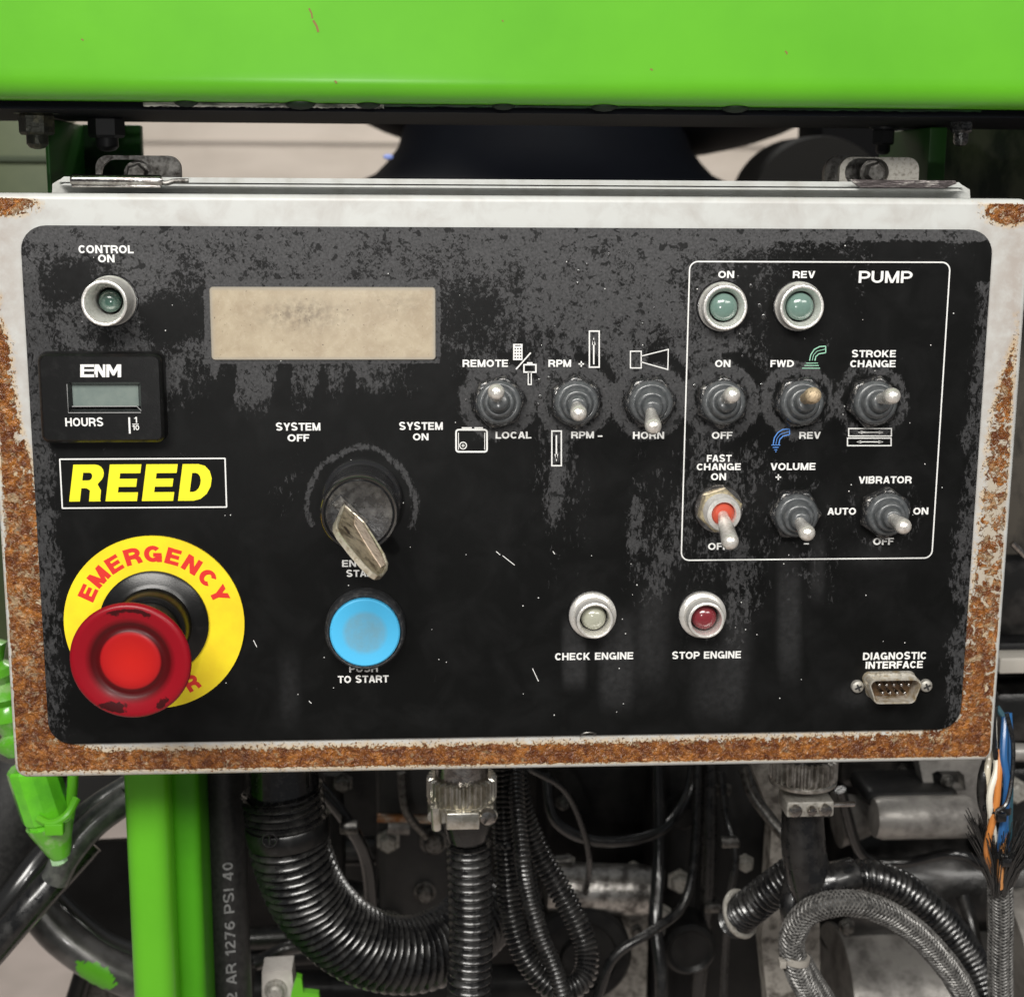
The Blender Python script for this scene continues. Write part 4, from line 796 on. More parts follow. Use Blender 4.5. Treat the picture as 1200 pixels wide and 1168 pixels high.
def hang_bolt(px, pyt, pyb, Y, rn, m_):
    a = at(px, pyt, Y); b2 = at(px, pyb, Y); L = a[2]-b2[2]; t = MB(); base = (a[0], Y, a[2])
    t.lathe(base, [(rn*.62, 0), (rn*.62, L*.86), (rn*.45, L*.96), (rn*.15, L)], axis=(0, 0, -1), seg=18); o = obj('bolt', t, m_, beam)
    t = MB(); t.lathe(base, [(rn*.9, L*.05), (rn, L*.12), (rn, L*.55), (rn*.9, L*.62), (rn*.6, L*.63)], axis=(0, 0, -1), seg=6, rot=.4); obj('nut', t, m_, o, smooth=20)
    t = MB(); t.lathe(base, [(rn*1.25, -1.5), (rn*1.25, L*.05)], axis=(0, 0, -1), seg=24); obj('washer', t, m_, o)
GB = mat('greasy_bolt', (.05, .052, .04), .35, metal=.5, col2=(.16, .15, .09), nscale=.3, nlo=.5, nhi=.72, bump=.7, bscale=.6)
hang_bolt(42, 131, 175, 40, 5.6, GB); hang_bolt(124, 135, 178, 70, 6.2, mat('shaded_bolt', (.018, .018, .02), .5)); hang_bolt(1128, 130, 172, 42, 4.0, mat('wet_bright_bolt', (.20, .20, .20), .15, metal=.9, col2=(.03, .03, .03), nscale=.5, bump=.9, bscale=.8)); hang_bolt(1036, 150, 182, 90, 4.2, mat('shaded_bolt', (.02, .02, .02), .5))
# hangers between beam and box
hl = thing('hanger_bracket', 'dark green channel bracket hanging behind the box at left', 'bracket', at(118, 200, 95))
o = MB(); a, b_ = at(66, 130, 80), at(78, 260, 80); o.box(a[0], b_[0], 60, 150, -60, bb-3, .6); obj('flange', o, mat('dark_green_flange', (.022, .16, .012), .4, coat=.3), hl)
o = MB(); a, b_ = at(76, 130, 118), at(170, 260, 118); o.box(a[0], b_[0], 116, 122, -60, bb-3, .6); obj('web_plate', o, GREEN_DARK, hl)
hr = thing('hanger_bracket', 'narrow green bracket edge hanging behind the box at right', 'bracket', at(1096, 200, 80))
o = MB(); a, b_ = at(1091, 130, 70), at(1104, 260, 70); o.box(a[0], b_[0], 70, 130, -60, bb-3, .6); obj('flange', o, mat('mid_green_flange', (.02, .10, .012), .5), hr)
# things beyond, seen through the gap
o = MB(); a, b_ = at(-60, 120, 500), at(60, 120, 500); o.box(a[0], b_[0]+2, 500, 560, -300, bb+150, 3); gl = tag(obj('green_side_panel', o, OLIVE), 'dull olive green panel behind the box at far left', 'panel')
o = MB(); z_ = at(20, 186, 497)[2]; o.box(a[0], b_[0]+2, 496, 499, z_-1.5, z_+1.5); obj('panel_seam', o, mat('olive_seam', (.03, .045, .018), .5), gl)
o = MB(); a = at(700, 92, 480); o.sphere((a[0], 560, a[2]+0), 1, 165, 100, 50, 48, 24); tk = thing('hopper', 'huge navy black rounded hopper underside behind the box', 'hopper', (a[0], 560, a[2])); obj('bowl', o, NAVY, tk)
o = MB(); s0 = at(655, 150, 420); mm = mpp(420); zc = at(655, 208, 420)[2]
o.lathe((s0[0], 520, at(655, 100, 420)[2]), [(172*mm, 0), (172*mm, 14), (178*mm, 40*mm), (186*mm, 66*mm), (200*mm, 84*mm), (214*mm, 98*mm), (236*mm, 108*mm), (236*mm, 118*mm)], axis=(0, 0, -1), seg=64); obj('collar', o, NAVY, tk)
o = MB(); a = at(455, 184, 400); o.sphere(a, 2.2, 1.3, .5, .7); obj('blue_glint_chip', o, mat('painted_blue_glint', (.25, .34, .8), .3), tk)  # pale blue chip painted in place of a reflected glint
o = MB(); a = at(962, 245, 420); o.lathe((a[0], 420, a[2]), [(20, 0), (41, .5), (42, 3), (42, 60)], axis=(0, 1, 0), seg=48); tag(obj('air_pipe', o, mat('dark_grey_pipe', (.006, .0055, .005), .7, spec=.2)), 'dark round pipe end behind the right mounting tab', 'pipe')
o = MB(); a, b_ = at(965, 100, 460), at(1300, 300, 460); o.box(a[0]+0, b_[0], 460, 520, -260, bb+130, 3); tag(obj('dark_gap_panel', o, mat('gap_shade_black', (.003, .003, .0035), .8, spec=.1)), 'added near-black panel filling the unlit gap behind the right end of the box', 'panel')  # black box added here; the gap's darkness is put into its colour
o = MB(); a, b_ = at(1108, 128, 150), at(1290, 300, 150); o.box(a[0], b_[0], 150, 158, -60, bb+30, 1); tag(obj('stained_plate', o, mat('stained_dark_plate', (.085, .075, .062), .5, col2=(.012, .012, .012), nscale=.06, nlo=.42, nhi=.6, stretch=(1, 1, .5))), 'grimy brown black stained plate above the top right corner of the box', 'plate')

# ================================================================== below the box
def corrugated(path, r, pitch, seg=26, depth=.2, n_per=6, caps=(True, True)):
    pts, L = spline(path, 40); n = int(L/pitch)*n_per+1; pts, L = spline(path, n); prof = [1, .975, 1-depth*.6, 1-depth, 1-depth*.6, .975]
    rad = [(r(i/(n-1)) if callable(r) else r)*prof[i % n_per] for i in range(n)]; mb = MB(); mb.tube(pts, rad, seg, caps); return mb
def pp(l): return [at(a, b_, y_) for a, b_, y_ in l]
# frame posts, left
fp = thing('frame_post', 'pair of bright green upright tubes below the left of the box', 'post', at(190, 1300, 40))
o = MB(); a, b_ = at(146, 1000, 40), at(198, 1000, 40); zt_ = -60; zb_ = -420
def vtube(x0, x1, y0, dep, r, m_, par, nm='tube'):
    mb = MB(); rs = []
    for z in (zt_, -160, -240, zb_): rs.append([(px, pz, z) for px, pz in rrect(x0, y0, x1, y0+dep, r, 6)])
    mb.rings(rs); return obj(nm, mb, m_, par)
vtube(a[0], b_[0], 40, 32, 6, GREEN, fp)
a, b_ = at(199, 1000, 52), at(236, 1000, 52); vtube(a[0], b_[0]-.3, 52, 30, 3.5, mat('green_darker_paint', (.055, .27, .006), .45, col2=(.045, .22, .005), nscale=.02, spec=.3), fp)  # right tube: darker, less glossy green than the left
# hydraulic hose with printing
hz = thing('hydraulic_hose', 'straight matt black rubber hose with faded printed text beside the green post', 'hose', at(264, 1300, 75))
xh = at(263, 1050, 75)[0]; rh = 27*mpp(75); o = MB(); o.tube([(xh, 75+rh, -70), (xh, 75+rh, -200), (xh+1, 75+rh, -420)], rh, 72); obj('hose_wall', o, HOSE_M, hz)
mb = MB(); v, f = bold_mesh('SAE 100R2 AR 1276 PSI 40', .17, .15)
zA, zB = at(270, 1260, 75)[2], at(270, 1010, 75)[2]
for_h = 12.5*mpp(75)
def wrap(p): 
    zz = zA+(p[0]+.5)*(zB-zA); s_ = -p[1]*for_h+1.6; ang_ = s_/rh; return (xh+(rh+.28)*math.sin(ang_), 75+rh-(rh+.28)*math.cos(ang_), zz)
mb.add([wrap(p) for p in v], f); obj('hose_print', mb, HOSE_INK, hz, smooth=0, fix=False)
# large conduit
lc = thing('corrugated_conduit', 'thickest black corrugated conduit, curving right beneath the left of the box', 'conduit', at(330, 905, 50))
o = corrugated(pp([(330, 925, 62), (334, 950, 62), (342, 1000, 62), (368, 1060, 66), (420, 1105, 72), (480, 1118, 80), (535, 1098, 92), (575, 1060, 110)]), 15.4, 3.0, seg=32, depth=.15, caps=(False, True)); obj('corrugated_tube', o, HOSE, lc)
o = MB(); a = at(332, 905, 62); o.lathe((a[0], 62, at(332, 880, 62)[2]), [(12.5, 0), (12.8, 12), (13.2, 16), (13.2, 30)], axis=(.03, 0, -1), seg=32); obj('conduit_neck', o, BLACK_PL, lc)
o = MB(); a = at(337, 972, 62); o.lathe(a, [(15.3, -3.6), (15.7, -3), (15.7, 3), (15.3, 3.6)], axis=(.12, 0, -1), seg=36); obj('wrap_band', o, BLACK_MATT, lc)
o = MB(); a = at(316, 984, 45); o.rings([[(a[0]+(2.6+.45*math.cos(t))*math.cos(q_), a[1]+.45*math.sin(t), a[2]+(2.6+.45*math.cos(t))*math.sin(q_)) for t in np.linspace(0, 2*PI, 7)[:-1]] for q_ in np.linspace(0, 2*PI, 25)], False, False); o.tube([a+np.array([0, -.3, -2]), a+np.array([0, -.3, 1.6])], .4, 6); obj('arrow_mark', o, BLACK_PL, lc)
# glands with knurled nuts
def gland(parent, px, Y, z_top, r, metal, k=30, hh=9.5, dark=STEEL):
    x_ = at(px, 930, Y)[0]
    o = MB(); o.lathe((x_, Y, z_top+14), [(r*.80, 0), (r*.80, 14), (r*.86, 15), (r*.86, 17)], axis=(0, 0, -1), seg=40); obj('gland_body', o, dark, parent)
    o = MB(); rs = []
    for t, q_ in ((0, .94), (.8, 1.0), (hh-1.6, 1.0), (hh-.6, .95)):
        rs.append([(x_+r*q_*(1+(.05 if (j % 4) < 2 else -.075))*math.cos(2*PI*j/(k*4)), Y+r*q_*(1+(.05 if (j % 4) < 2 else -.075))*math.sin(2*PI*j/(k*4)), z_top-t) for j in range(k*4)])
    o.rings(rs); obj('knurled_nut', o, metal, parent, smooth=0)
    o = MB(); o.lathe((x_, Y, z_top-hh+.8), [(r*1.0, 0), (r*1.04, .6), (r*1.03, 1.6), (r*.95, 2.0)], axis=(0, 0, -1), seg=48); obj('gland_ring', o, metal, parent); return x_
cc1 = thing('corrugated_conduit', 'straight vertical black corrugated conduit hanging from the silver knurled gland', 'conduit', at(550, 905, 45))
zg = at(540, 918, 35)[2]; xg = gland(cc1, 541, 48, zg-1.7, 12.2, mat('knurled_zinc', (.70, .68, .62), .22, metal=.9, col2=(.48, .45, .38), nscale=.3, bump=.1))
zc1 = at(540, 958, 36)[2]
o = MB(); o.slab((xg-12.6, zc1-2.6, xg+12.6, zc1+2.6), 2.6, [(0, 37.5), (0, 58)]); obj('saddle_clamp', o, MAT['knurled_zinc'], cc1)
o = MB(); o.box(xg-6, xg+6, 33.5, 37.4, zc1-3.6, zc1+2.8, .6); obj('clamp_pad', o, MAT['knurled_zinc'], cc1)
o = MB(); o.lathe((xg+8.8, 37.4, zc1-.2), [(3.4, 0), (3.4, 1), (2.5, 2.2), (.1, 2.5)], seg=20); s_ = obj('clamp_screw', o, STEEL, cc1); o = MB(); o.obox((xg+8.8, 34.85, zc1-.2), (1.2, 0, 1.7), (0, .12, 0), (.35, 0, -.25)); obj('screw_slot', o, STEEL_DARK, s_)
o = MB(); o.lathe((xg-9.6, 36.9, zc1+3), [(1.9, -1), (1.9, 7.2), (1.5, 7.8), (.1, 8)], axis=(.04, 0, -1), seg=18); obj('clamp_stud', o, MAT['knurled_zinc'], cc1)
o = MB(); a = at(548, 968, 46); o.lathe((a[0], 50, a[2]+4), [(9.2, 0), (9.0, 4), (7.9, 9), (7.2, 11)], axis=(0, 0, -1), seg=32); obj('rubber_neck', o, HOSE, cc1)
o = corrugated(pp([(549, 988, 50), (551, 1040, 50), (552, 1090, 50), (550, 1150, 50), (549, 1230, 52)]), 8.5, 3.1, seg=26, depth=.18); obj('corrugated_tube', o, HOSE, cc1)
# looped conduits
l1 = thing('corrugated_conduit', 'slim black corrugated conduit looping down beside the vertical one', 'conduit', at(600, 905, 70))
obj('corrugated_tube', corrugated(pp([(588, 900, 84), (590, 960, 80), (594, 1020, 76), (600, 1075, 72), (618, 1125, 68), (650, 1158, 66), (680, 1150, 70), (688, 1118, 76), (676, 1080, 80), (655, 1040, 84), (632, 1000, 88), (612, 950, 92), (602, 900, 96)]), 5.0, 2.0, seg=18), HOSE, l1)
l2 = thing('corrugated_conduit', 'thinner black corrugated conduit sagging behind the slim looped one', 'conduit', at(610, 905, 105))
obj('corrugated_tube', corrugated(pp([(606, 890, 100), (612, 950, 98), (618, 1010, 96), (628, 1075, 94), (640, 1130, 92), (655, 1200, 92)]), 3.8, 1.9, seg=16), HOSE, l2)
l3 = thing('corrugated_conduit', 'thin black corrugated conduit draped behind the loops toward the engine', 'conduit', at(620, 905, 112))
obj('corrugated_tube', corrugated(pp([(603, 880, 90), (606, 940, 74), (612, 1000, 64), (618, 1040, 64), (632, 1090, 62), (652, 1140, 60), (668, 1200, 60)]), 3.4, 1.8, seg=16), HOSE, l3)
o = MB(); a = at(596, 985, 78); o.lathe(a, [(5.4, -.9), (5.6, 0), (5.4, .9)], axis=(.1, 0, -1), seg=24); o.tube([a+np.array([5, -2, .3]), a+np.array([9, -4, 2.8])], .4, 6); obj('cable_tie', o, BLACK_PL, l1)
# right gland, boot and branches
rb = thing('branch_boot', 'black rubber three way boot under the darker knurled gland at right', 'conduit fitting', at(940, 905, 50))
zg2 = at(940, 906, 33)[2]; xg2 = gland(rb, 940, 48, zg2+1.2, 12.0, mat('dull_knurled_metal', (.62, .60, .56), .28, metal=.75, col2=(.30, .28, .25), nscale=.3, bump=.3), dark=BLACK_PL)
zc2 = at(940, 944, 40)[2]
o = MB(); o.box(xg2-8.5, xg2+9, 36.5, 50, zc2-3, zc2+3, .8); obj('clamp_block', o, STEEL_PALE, rb)
for dx, rr4 in ((-5.5, 2.4), (.5, 1.8), (5.5, 2.4)):
    o = MB(); o.lathe((xg2+dx, 36.5, zc2), [(rr4, -.5), (rr4, 1.6), (rr4*.7, 2.4), (.05, 2.5)], seg=14); obj('clamp_screw', o, STEEL, rb)
o = MB(); o.tube([(xg2+9, 40, zc2+.3), (xg2+17.5, 40, zc2+.3)], 1.0, 10); obj('clamp_stud', o, STEEL, rb)
o = MB(); P_ = pp([(940, 948, 50), (941, 980, 50), (944, 1010, 50), (950, 1035, 50), (956, 1062, 52)]); pts, L = spline(P_, 24); o.tube(pts, np.interp(np.linspace(0, 1, 24), [0, .3, .6, .85, 1], [7.6, 8.2, 8.6, 9.2, 8.6]), 24); obj('boot_body', o, HOSE, rb)
o = MB(); pts, L = spline(pp([(950, 1040, 50), (975, 1032, 48), (1000, 1024, 50)]), 14); o.tube(pts, np.interp(np.linspace(0, 1, 14), [0, .5, 1], [7.5, 7.2, 6.8]), 20); obj('boot_arm', o, HOSE, rb)
o = MB(); pts, L = spline(pp([(935, 1030, 54), (928, 1060, 50), (934, 1090, 48)]), 14); o.tube(pts, np.interp(np.linspace(0, 1, 14), [0, 1], [5.5, 4.2]), 18); obj('boot_arm', o, HOSE, rb)
e1 = thing('corrugated_conduit', 'short black corrugated conduit stub entering the silver ringed port', 'conduit', at(880, 1060, 70))
obj('corrugated_tube', corrugated(pp([(932, 1022, 60), (905, 1042, 64), (880, 1062, 70), (862, 1078, 84)]), 7.4, 2.3, seg=22), HOSE, e1)
o = MB(); a = at(868, 1070, 80); axr = np.array([.55, -.55, .45]); axr /= np.linalg.norm(axr); u_ = np.cross(axr, (0, 0, 1.)); u_ /= np.linalg.norm(u_); v_ = np.cross(axr, u_)
o.rings([[a+(u_*math.cos(q_)+v_*math.sin(q_))*(8.6+1.3*math.cos(t))+axr*1.5*math.sin(t) for t in np.linspace(0, 2*PI, 9)[:-1]] for q_ in np.linspace(0, 2*PI, 41)], False, False); obj('port_ring', o, STEEL_PALE, e1)
e2 = thing('corrugated_conduit', 'glossy black corrugated conduit arching to the lower right corner', 'conduit', at(1070, 1060, 60))
obj('corrugated_tube', corrugated(pp([(992, 1028, 52), (1020, 1028, 54), (1055, 1040, 58), (1095, 1070, 62), (1125, 1105, 66), (1150, 1150, 70), (1170, 1220, 74)]), 6.9, 2.7, seg=24, depth=.2), HOSE, e2)
# braided cables
def braided(name, label, path, r, strands=9, turns=6., loc=None):
    t = thing(name, label, 'cable', loc if loc is not None else path[0]); pts, L = spline(path, 90)
    o = MB(); o.tube(pts, r*.93, 20); obj('cable_core', o, mat('dark_cable_core', (.03, .03, .03), .5), t)
    T = np.gradient(pts, axis=0); T /= np.linalg.norm(T, axis=1)[:, None]; u = np.cross(T[0], (0, 1., 0)); o = MB(); US = []
    for k in range(len(pts)): u = u-T[k]*np.dot(u, T[k]); u /= np.linalg.norm(u); US.append((u.copy(), np.cross(T[k], u)))
    nn_ = 220; q_ = np.linspace(0, len(pts)-1.001, nn_)
    for dirn in (-1, 1):
        for s_i in range(strands):
            Ls, Rs = [], []; vs = []
            for i_, qq in enumerate(q_):
                k = int(qq); fr = qq-k; cpt = pts[k]*(1-fr)+pts[k+1]*fr; uu, vv = US[k]
                th_ = 2*PI*(s_i/strands+dirn*turns*qq/len(pts)); wv_ = r*(1.0+.06*math.sin(strands*(th_*1.0)*1.0+dirn*PI/2))
                for dth in (-.16, .0, .16):
                    rr5 = wv_+(.10*r if dth == 0 else 0); vs.append(cpt+(uu*math.cos(th_+dth)+vv*math.sin(th_+dth))*rr5)
            fs = [(3*i_+a_, 3*i_+a_+1, 3*i_+a_+4, 3*i_+a_+3) for i_ in range(nn_-1) for a_ in (0, 1)]
            o.add(vs, fs)
    obj('braid', o, BRAID, t, kind='stuff', fix=False, smooth=80); return t
br1 = braided('braided_cable', 'grey braided cable looping over under the right of the box', pp([(985, 1230, 46), (952, 1170, 44), (934, 1135, 42), (928, 1100, 42), (945, 1070, 40), (980, 1058, 38), (1020, 1062, 38), (1065, 1085, 40), (1105, 1125, 42), (1130, 1165, 44), (1150, 1230, 46)]), 4.5, 10, 12)
o = MB(); a = at(932, 1122, 42); o.lathe(a, [(5.4, -1.3), (5.5, 0), (5.4, 1.3)], axis=(.15, 0, 1), seg=24); o.box(a[0]-7, a[0]-4.5, 37, 41, a[2]-1.6, a[2]+1.2, .3); obj('cable_tie', o, mat('clear_tie', (.30, .28, .25), .35), br1)
br2 = braided('braided_cable', 'second braided leg hanging beside the tie of the looping braided cable', pp([(936, 1125, 49), (950, 1150, 50), (975, 1190, 52), (1000, 1240, 54)]), 4.4, 10, 4)
wb = braided('wire_harness', 'upright braided harness at the right edge fraying open around coloured wires', pp([(1172, 1036, 14), (1173, 1080, 14), (1172, 1130, 14), (1175, 1240, 16)]), 4.1, 9, 6, loc=at(1172, 1168, 14))
o = MB()
for k in range(520):
    t_ = rng.random(); a = 2*PI*rng.random(); sp = rng.uniform(.35, 1); base = at(1172+10*math.cos(a), 1052-rng.random()*26, 13+4*math.sin(a)); l_ = rng.uniform(8, 25)
    dx = math.cos(a)*sp*l_*.50; dy = math.sin(a)*sp*l_*.4
    o.tube([base, base+np.array([dx*.35, dy*.4, l_*.5]), base+np.array([dx, dy, l_])], [.26, .24, .16], 4)
obj('frayed_bristle', o, FRAY, wb, kind='stuff')
WIRES = [('white_wire', (.72, .68, .58), [(1164, 830, 13), (1165, 870, 11), (1168, 900, 8), (1161, 925, 6), (1160, 945, 6), (1166, 985, 9), (1170, 1030, 12)], 1.15),
         ('cream_wire', (.62, .56, .44), [(1160, 868, 14), (1159, 890, 12), (1157, 905, 10), (1160, 950, 10), (1164, 1000, 12), (1170, 1035, 14)], 1.2),
         ('orange_wire', (.55, .20, .045), [(1172, 878, 10), (1170, 910, 7), (1167, 945, 6), (1160, 975, 6), (1157, 1000, 8), (1168, 1030, 12)], 1.25),
         ('orange_wire', (.58, .25, .075), [(1176, 960, 10), (1175, 985, 7), (1173, 1010, 6), (1172, 1040, 9)], 1.1),
         ('blue_wire', (.02, .10, .27), [(1178, 840, 13), (1176, 885, 8), (1180, 915, 7), (1178, 950, 7), (1173, 985, 7), (1170, 1030, 12)], 1.35),
         ('blue_wire', (.02, .12, .32), [(1182, 835, 14), (1184, 890, 11), (1178, 960, 9), (1180, 1000, 9), (1176, 1035, 12)], 1.2),
         ('teal_wire', (.03, .09, .12), [(1168, 828, 16), (1180, 850, 14), (1184, 900, 13), (1183, 960, 12), (1180, 1035, 14)], 1.1)]
for nm, col, pth, r_ in WIRES:
    o = MB(); o.tube(spline(pp(pth), 40)[0], r_, 10); obj(nm, o, mat('wire_'+str(col), col, .35, coat=.4), wb)
o = MB(); o.tube(spline(pp([(1158, 893, 13), (1153, 910, 11), (1152, 935, 11), (1157, 955, 12), (1163, 980, 14), (1170, 1035, 14)]), 40)[0], 2.1, 12); obj('black_wire', o, HOSE, wb)
o = MB(); o.tube(spline(pp([(1180, 836, 10), (1187, 870, 8), (1186, 910, 6), (1180, 940, 4), (1168, 950, 3)]), 40)[0], .8, 8); obj('black_wire', o, HOSE, wb)
o = MB(); o.tube(spline(pp([(1166, 828, 10), (1164, 850, 9), (1166, 880, 9), (1172, 930, 9), (1172, 1030, 12)]), 40)[0], 1.0, 8); obj('black_wire', o, HOSE, wb)
for py in (948, 1000):
    o = MB(); a = at(1168 if py < 980 else 1174, py, 9); o.lathe(a, [(4.6, -1.2), (4.9, -1), (4.9, 1), (4.6, 1.2)], axis=(.1, .2, 1), seg=20); o.box(a[0]-2.6, a[0]+.8, 1.5, 5, a[2]-1.6, a[2]+1.4, .4); obj('cable_tie', o, BLACK_PL, wb)

# ---- engine behind
eng = thing('engine', 'grimy grey and black diesel engine castings beneath and behind the box', 'engine', at(800, 1300, 200))
def eblk(nm, x0, y0, x1, y1, Y, dep, m_, bv=3, par=None):
    a, b_ = at(x0, y0, Y), at(x1, y1, Y); mb = MB(); mb.box(a[0], b_[0], Y, Y+dep, b_[2], a[2], bv); return obj(nm, mb, m_, par or eng)
ZT = -70
o = MB(); a, b_ = at(236, 1168, 330), at(1500, 1168, 330); o.box(a[0], b_[0], 330, 520, -420, -40, 5); obj('dark_backing_block', o, CAST_D, eng)  # large dark slab added as backing to keep the bay dark
eblk('side_cover', 440, 860, 530, 1092, 205, 60, mat('scuffed_cover', (.014, .014, .014), .5, col2=(.026, .025, .024), nscale=.04, bump=.3, bscale=.5), 4)
def ebolt(px, py, Y, r, m_=STEEL_PALE, hexa=True, par=None):
    a = at(px, py, Y); mb = MB(); mb.lathe((a[0], Y+1, a[2]), [(r*1.35, 0), (r*1.35, 1.2), (r, 1.3), (r, 1.3+r*.9), (r*.75, 1.3+r*1.15), (.05, 1.4+r*1.15)], seg=(6 if hexa else 20), rot=.5); obj('bolt', mb, m_, par or eng, smooth=25)
ebolt(455, 985, 204, 4.5); ebolt(455, 1084, 204, 6, STEEL_DARK, False); ebolt(498, 1045, 204, 4, STEEL_DARK, False); ebolt(508, 985, 204, 5, STEEL_DARK, False); ebolt(402, 917, 190, 3.6, STEEL_DARK)
a, b_ = at(442, 958, 196), at(525, 960, 196); o = MB(); o.tube(spline([a, (a+b_)/2, b_], 10)[0], 2.2, 12); obj('rusty_pipe', o, mat('rusty_orange_pipe', (.25, .10, .03), .35, metal=.6, col2=(.40, .36, .30), nscale=.1, bump=.4), eng)
a, b_ = at(455, 967, 197), at(480, 968, 197); o = MB(); o.tube([a, b_], 4, 14); obj('pipe_stub', o, CAST_L, eng)
for (x0, y0, x1, y1, Y, r, m_) in ((375, 1000, 440, 996, 230, 7, CAST), (385, 1050, 440, 1062, 215, 10, CAST), (290, 1100, 440, 1092, 240, 6, CAST), (290, 1122, 380, 1116, 240, 5, CAST_D), (300, 1160, 640, 1150, 200, 9, CAST_D)):
    o = MB(); o.tube(spline([at(x0, y0, Y), (at(x0, y0, Y)+at(x1, y1, Y))/2, at(x1, y1, Y)], 8)[0], r, 18); obj('engine_pipe', o, m_, eng)
# centre: shaft housing, pale flange, pulley
o = MB(); o.tube([at(640, 1040, 190), at(655, 1040, 190), at(752, 1042, 190), at(762, 1042, 190)], [11.5, 12, 12, 11], 30); obj('shaft_housing', o, mat('bright_grey_casting', (.55, .53, .50), .28, metal=.8, col2=(.14, .13, .12), nscale=.15, bump=.6, bscale=.6), eng)
eblk('rear_cover', 640, 880, 762, 1022, 250, 60, CAST_D, 3); eblk('pale_flange', 690, 1064, 757, 1230, 215, 20, CREAM, 2)
o = MB(); a = at(678, 1118, 180); o.lathe((a[0], 180, a[2]), [(24, -22), (25, 0), (23.5, 2), (18, 3), (17, .8), (9, .8), (8, 4), (.1, 4)], seg=48); obj('pulley', o, CAST_D, eng)
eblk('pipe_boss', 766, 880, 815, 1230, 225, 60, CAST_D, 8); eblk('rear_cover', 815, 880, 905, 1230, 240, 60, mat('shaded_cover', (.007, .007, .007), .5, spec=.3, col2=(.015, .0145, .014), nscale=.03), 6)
o = MB(); o.tube(spline(pp([(832, 890, 200), (831, 980, 196), (829, 1060, 196), (822, 1120, 200), (812, 1230, 205)]), 30)[0], 3.6, 16); obj('oil_line', o, HOSE, eng)
ebolt(796, 1032, 205, 4.6, STEEL_PALE); ebolt(873, 1011, 150, 3.2, STEEL_PALE); ebolt(776, 1070, 200, 3.6); ebolt(780, 1095, 200, 5, STEEL_DARK, False); ebolt(665, 1010, 195, 3); ebolt(742, 1018, 195, 3); ebolt(798, 950, 215, 7, CAST_D, False); ebolt(660, 940, 230, 3, STEEL_DARK)
a, b_ = at(638, 1010, 192), at(670, 1008, 192); o = MB(); o.tube([a, b_], 3, 12); obj('pipe_stub', o, STEEL_DARK, eng)
o = MB(); a = at(808, 1112, 190); o.lathe((a[0], 190, a[2]), [(13, -20), (13, 0), (11, 2), (9, .5), (.1, .5)], seg=32); obj('bearing_cap', o, CAST_D, eng)
# stained vertical plate behind the boot
o = MB(); q4 = [(874, 880), (905, 960), (900, 1040), (892, 1100), (905, 1230), (962, 1230), (958, 880)]; o.prism([[(at(u, v, 120)[0], at(u, v, 120)[2]) for u, v in q4]], 120, 132); obj('mounting_plate', o, CREAM, eng)
o = MB(); o.tube(spline(pp([(872, 900, 96), (882, 930, 90), (905, 962, 84), (925, 985, 80)]), 20)[0], 2.4, 12); obj('braided_line', o, STEEL_DARK, eng)
# right: big castings
a = at(1080, 1030, 170); o = MB(); o.tube([at(975, 1030, 215), at(1000, 1032, 215), at(1200, 1025, 215), at(1300, 1025, 215)], [34, 36, 36, 35], 40); obj('filter_housing', o, CAST, eng)
o = MB(); o.tube([at(975, 1180, 190), at(1010, 1180, 190), at(1320, 1170, 190)], [40, 44, 44], 44); obj('alternator_drum', o, CAST_L, eng)
o = MB(); o.tube([at(1024, 958, 150), at(1032, 958, 150), at(1130, 956, 150), at(1138, 956, 150)], [8.5, 9.6, 9.6, 8.5], 28); sp_ = obj('solenoid', o, CAST_L, eng)
eblk('solenoid_strap', 1038, 968, 1112, 974, 141, 6, STEEL_PALE, 1); eblk('solenoid_cap', 1015, 928, 1125, 946, 155, 30, CAST_D, 4)
o = MB(); q4 = [(1072, 870), (1086, 934), (1100, 938), (1112, 934), (1138, 934), (1160, 985), (1170, 985), (1160, 880)]; o.prism([[(at(u, v, 165)[0], at(u, v, 165)[2]) for u, v in q4], [(at(u, v, 165)[0], at(u, v, 165)[2]) for u, v in ((1092, 906), (1096, 926), (1132, 926), (1130, 908), (1124, 903), (1098, 903))]], 165, 175); obj('cast_bracket', o, CAST_L, eng)
eblk('bracket_pad', 1092, 914, 1134, 930, 180, 20, CAST_L, 3)
eblk('upper_cover', 985, 880, 1080, 925, 200, 60, CAST, 6)
o = MB(); o.tube([at(980, 960, 175), at(1016, 956, 175)], [13, 9], 24); obj('pipe_stub', o, CAST_L, eng)
eblk('upper_cover', 900, 880, 985, 1050, 235, 60, CAST_D, 6)
o = MB(); a = at(1250, 1050, 140); o.tube([at(1180, 1110, 120), at(1320, 1090, 120)], [24, 24], 30); obj('pale_hose_end', o, mat('dusty_pale_hose', (.24, .225, .205), .5, col2=(.12, .11, .10), nscale=.05), eng)
# right edge strip behind the box
for (y0, y1, m_, Y) in ((540, 632, CAST_D, 170), (640, 745, CAST, 160), (752, 790, CAST_D, 150), (812, 870, CAST, 150), (900, 1010, CAST, 160), (560, 1100, CAST_D, 200)):
    eblk('edge_casting', 1165, y0, 1330, y1, Y, 30, m_, 4)
o = MB(); o.tube(pp([(1186, 636, 110), (1230, 680, 110)]), 1.4, 8); obj('bright_rod', o, STEEL, eng)
eblk('pale_block', 1172, 771, 1230, 789, 120, 12, mat('cream_block', (.50, .47, .42), .4), 1)
o = MB(); o.tube(pp([(1186, 881, 130), (1240, 882, 130)]), 4, 14); obj('pale_rod', o, CAST_L, eng); ebolt(1188, 926, 140, 4.6, STEEL_PALE)

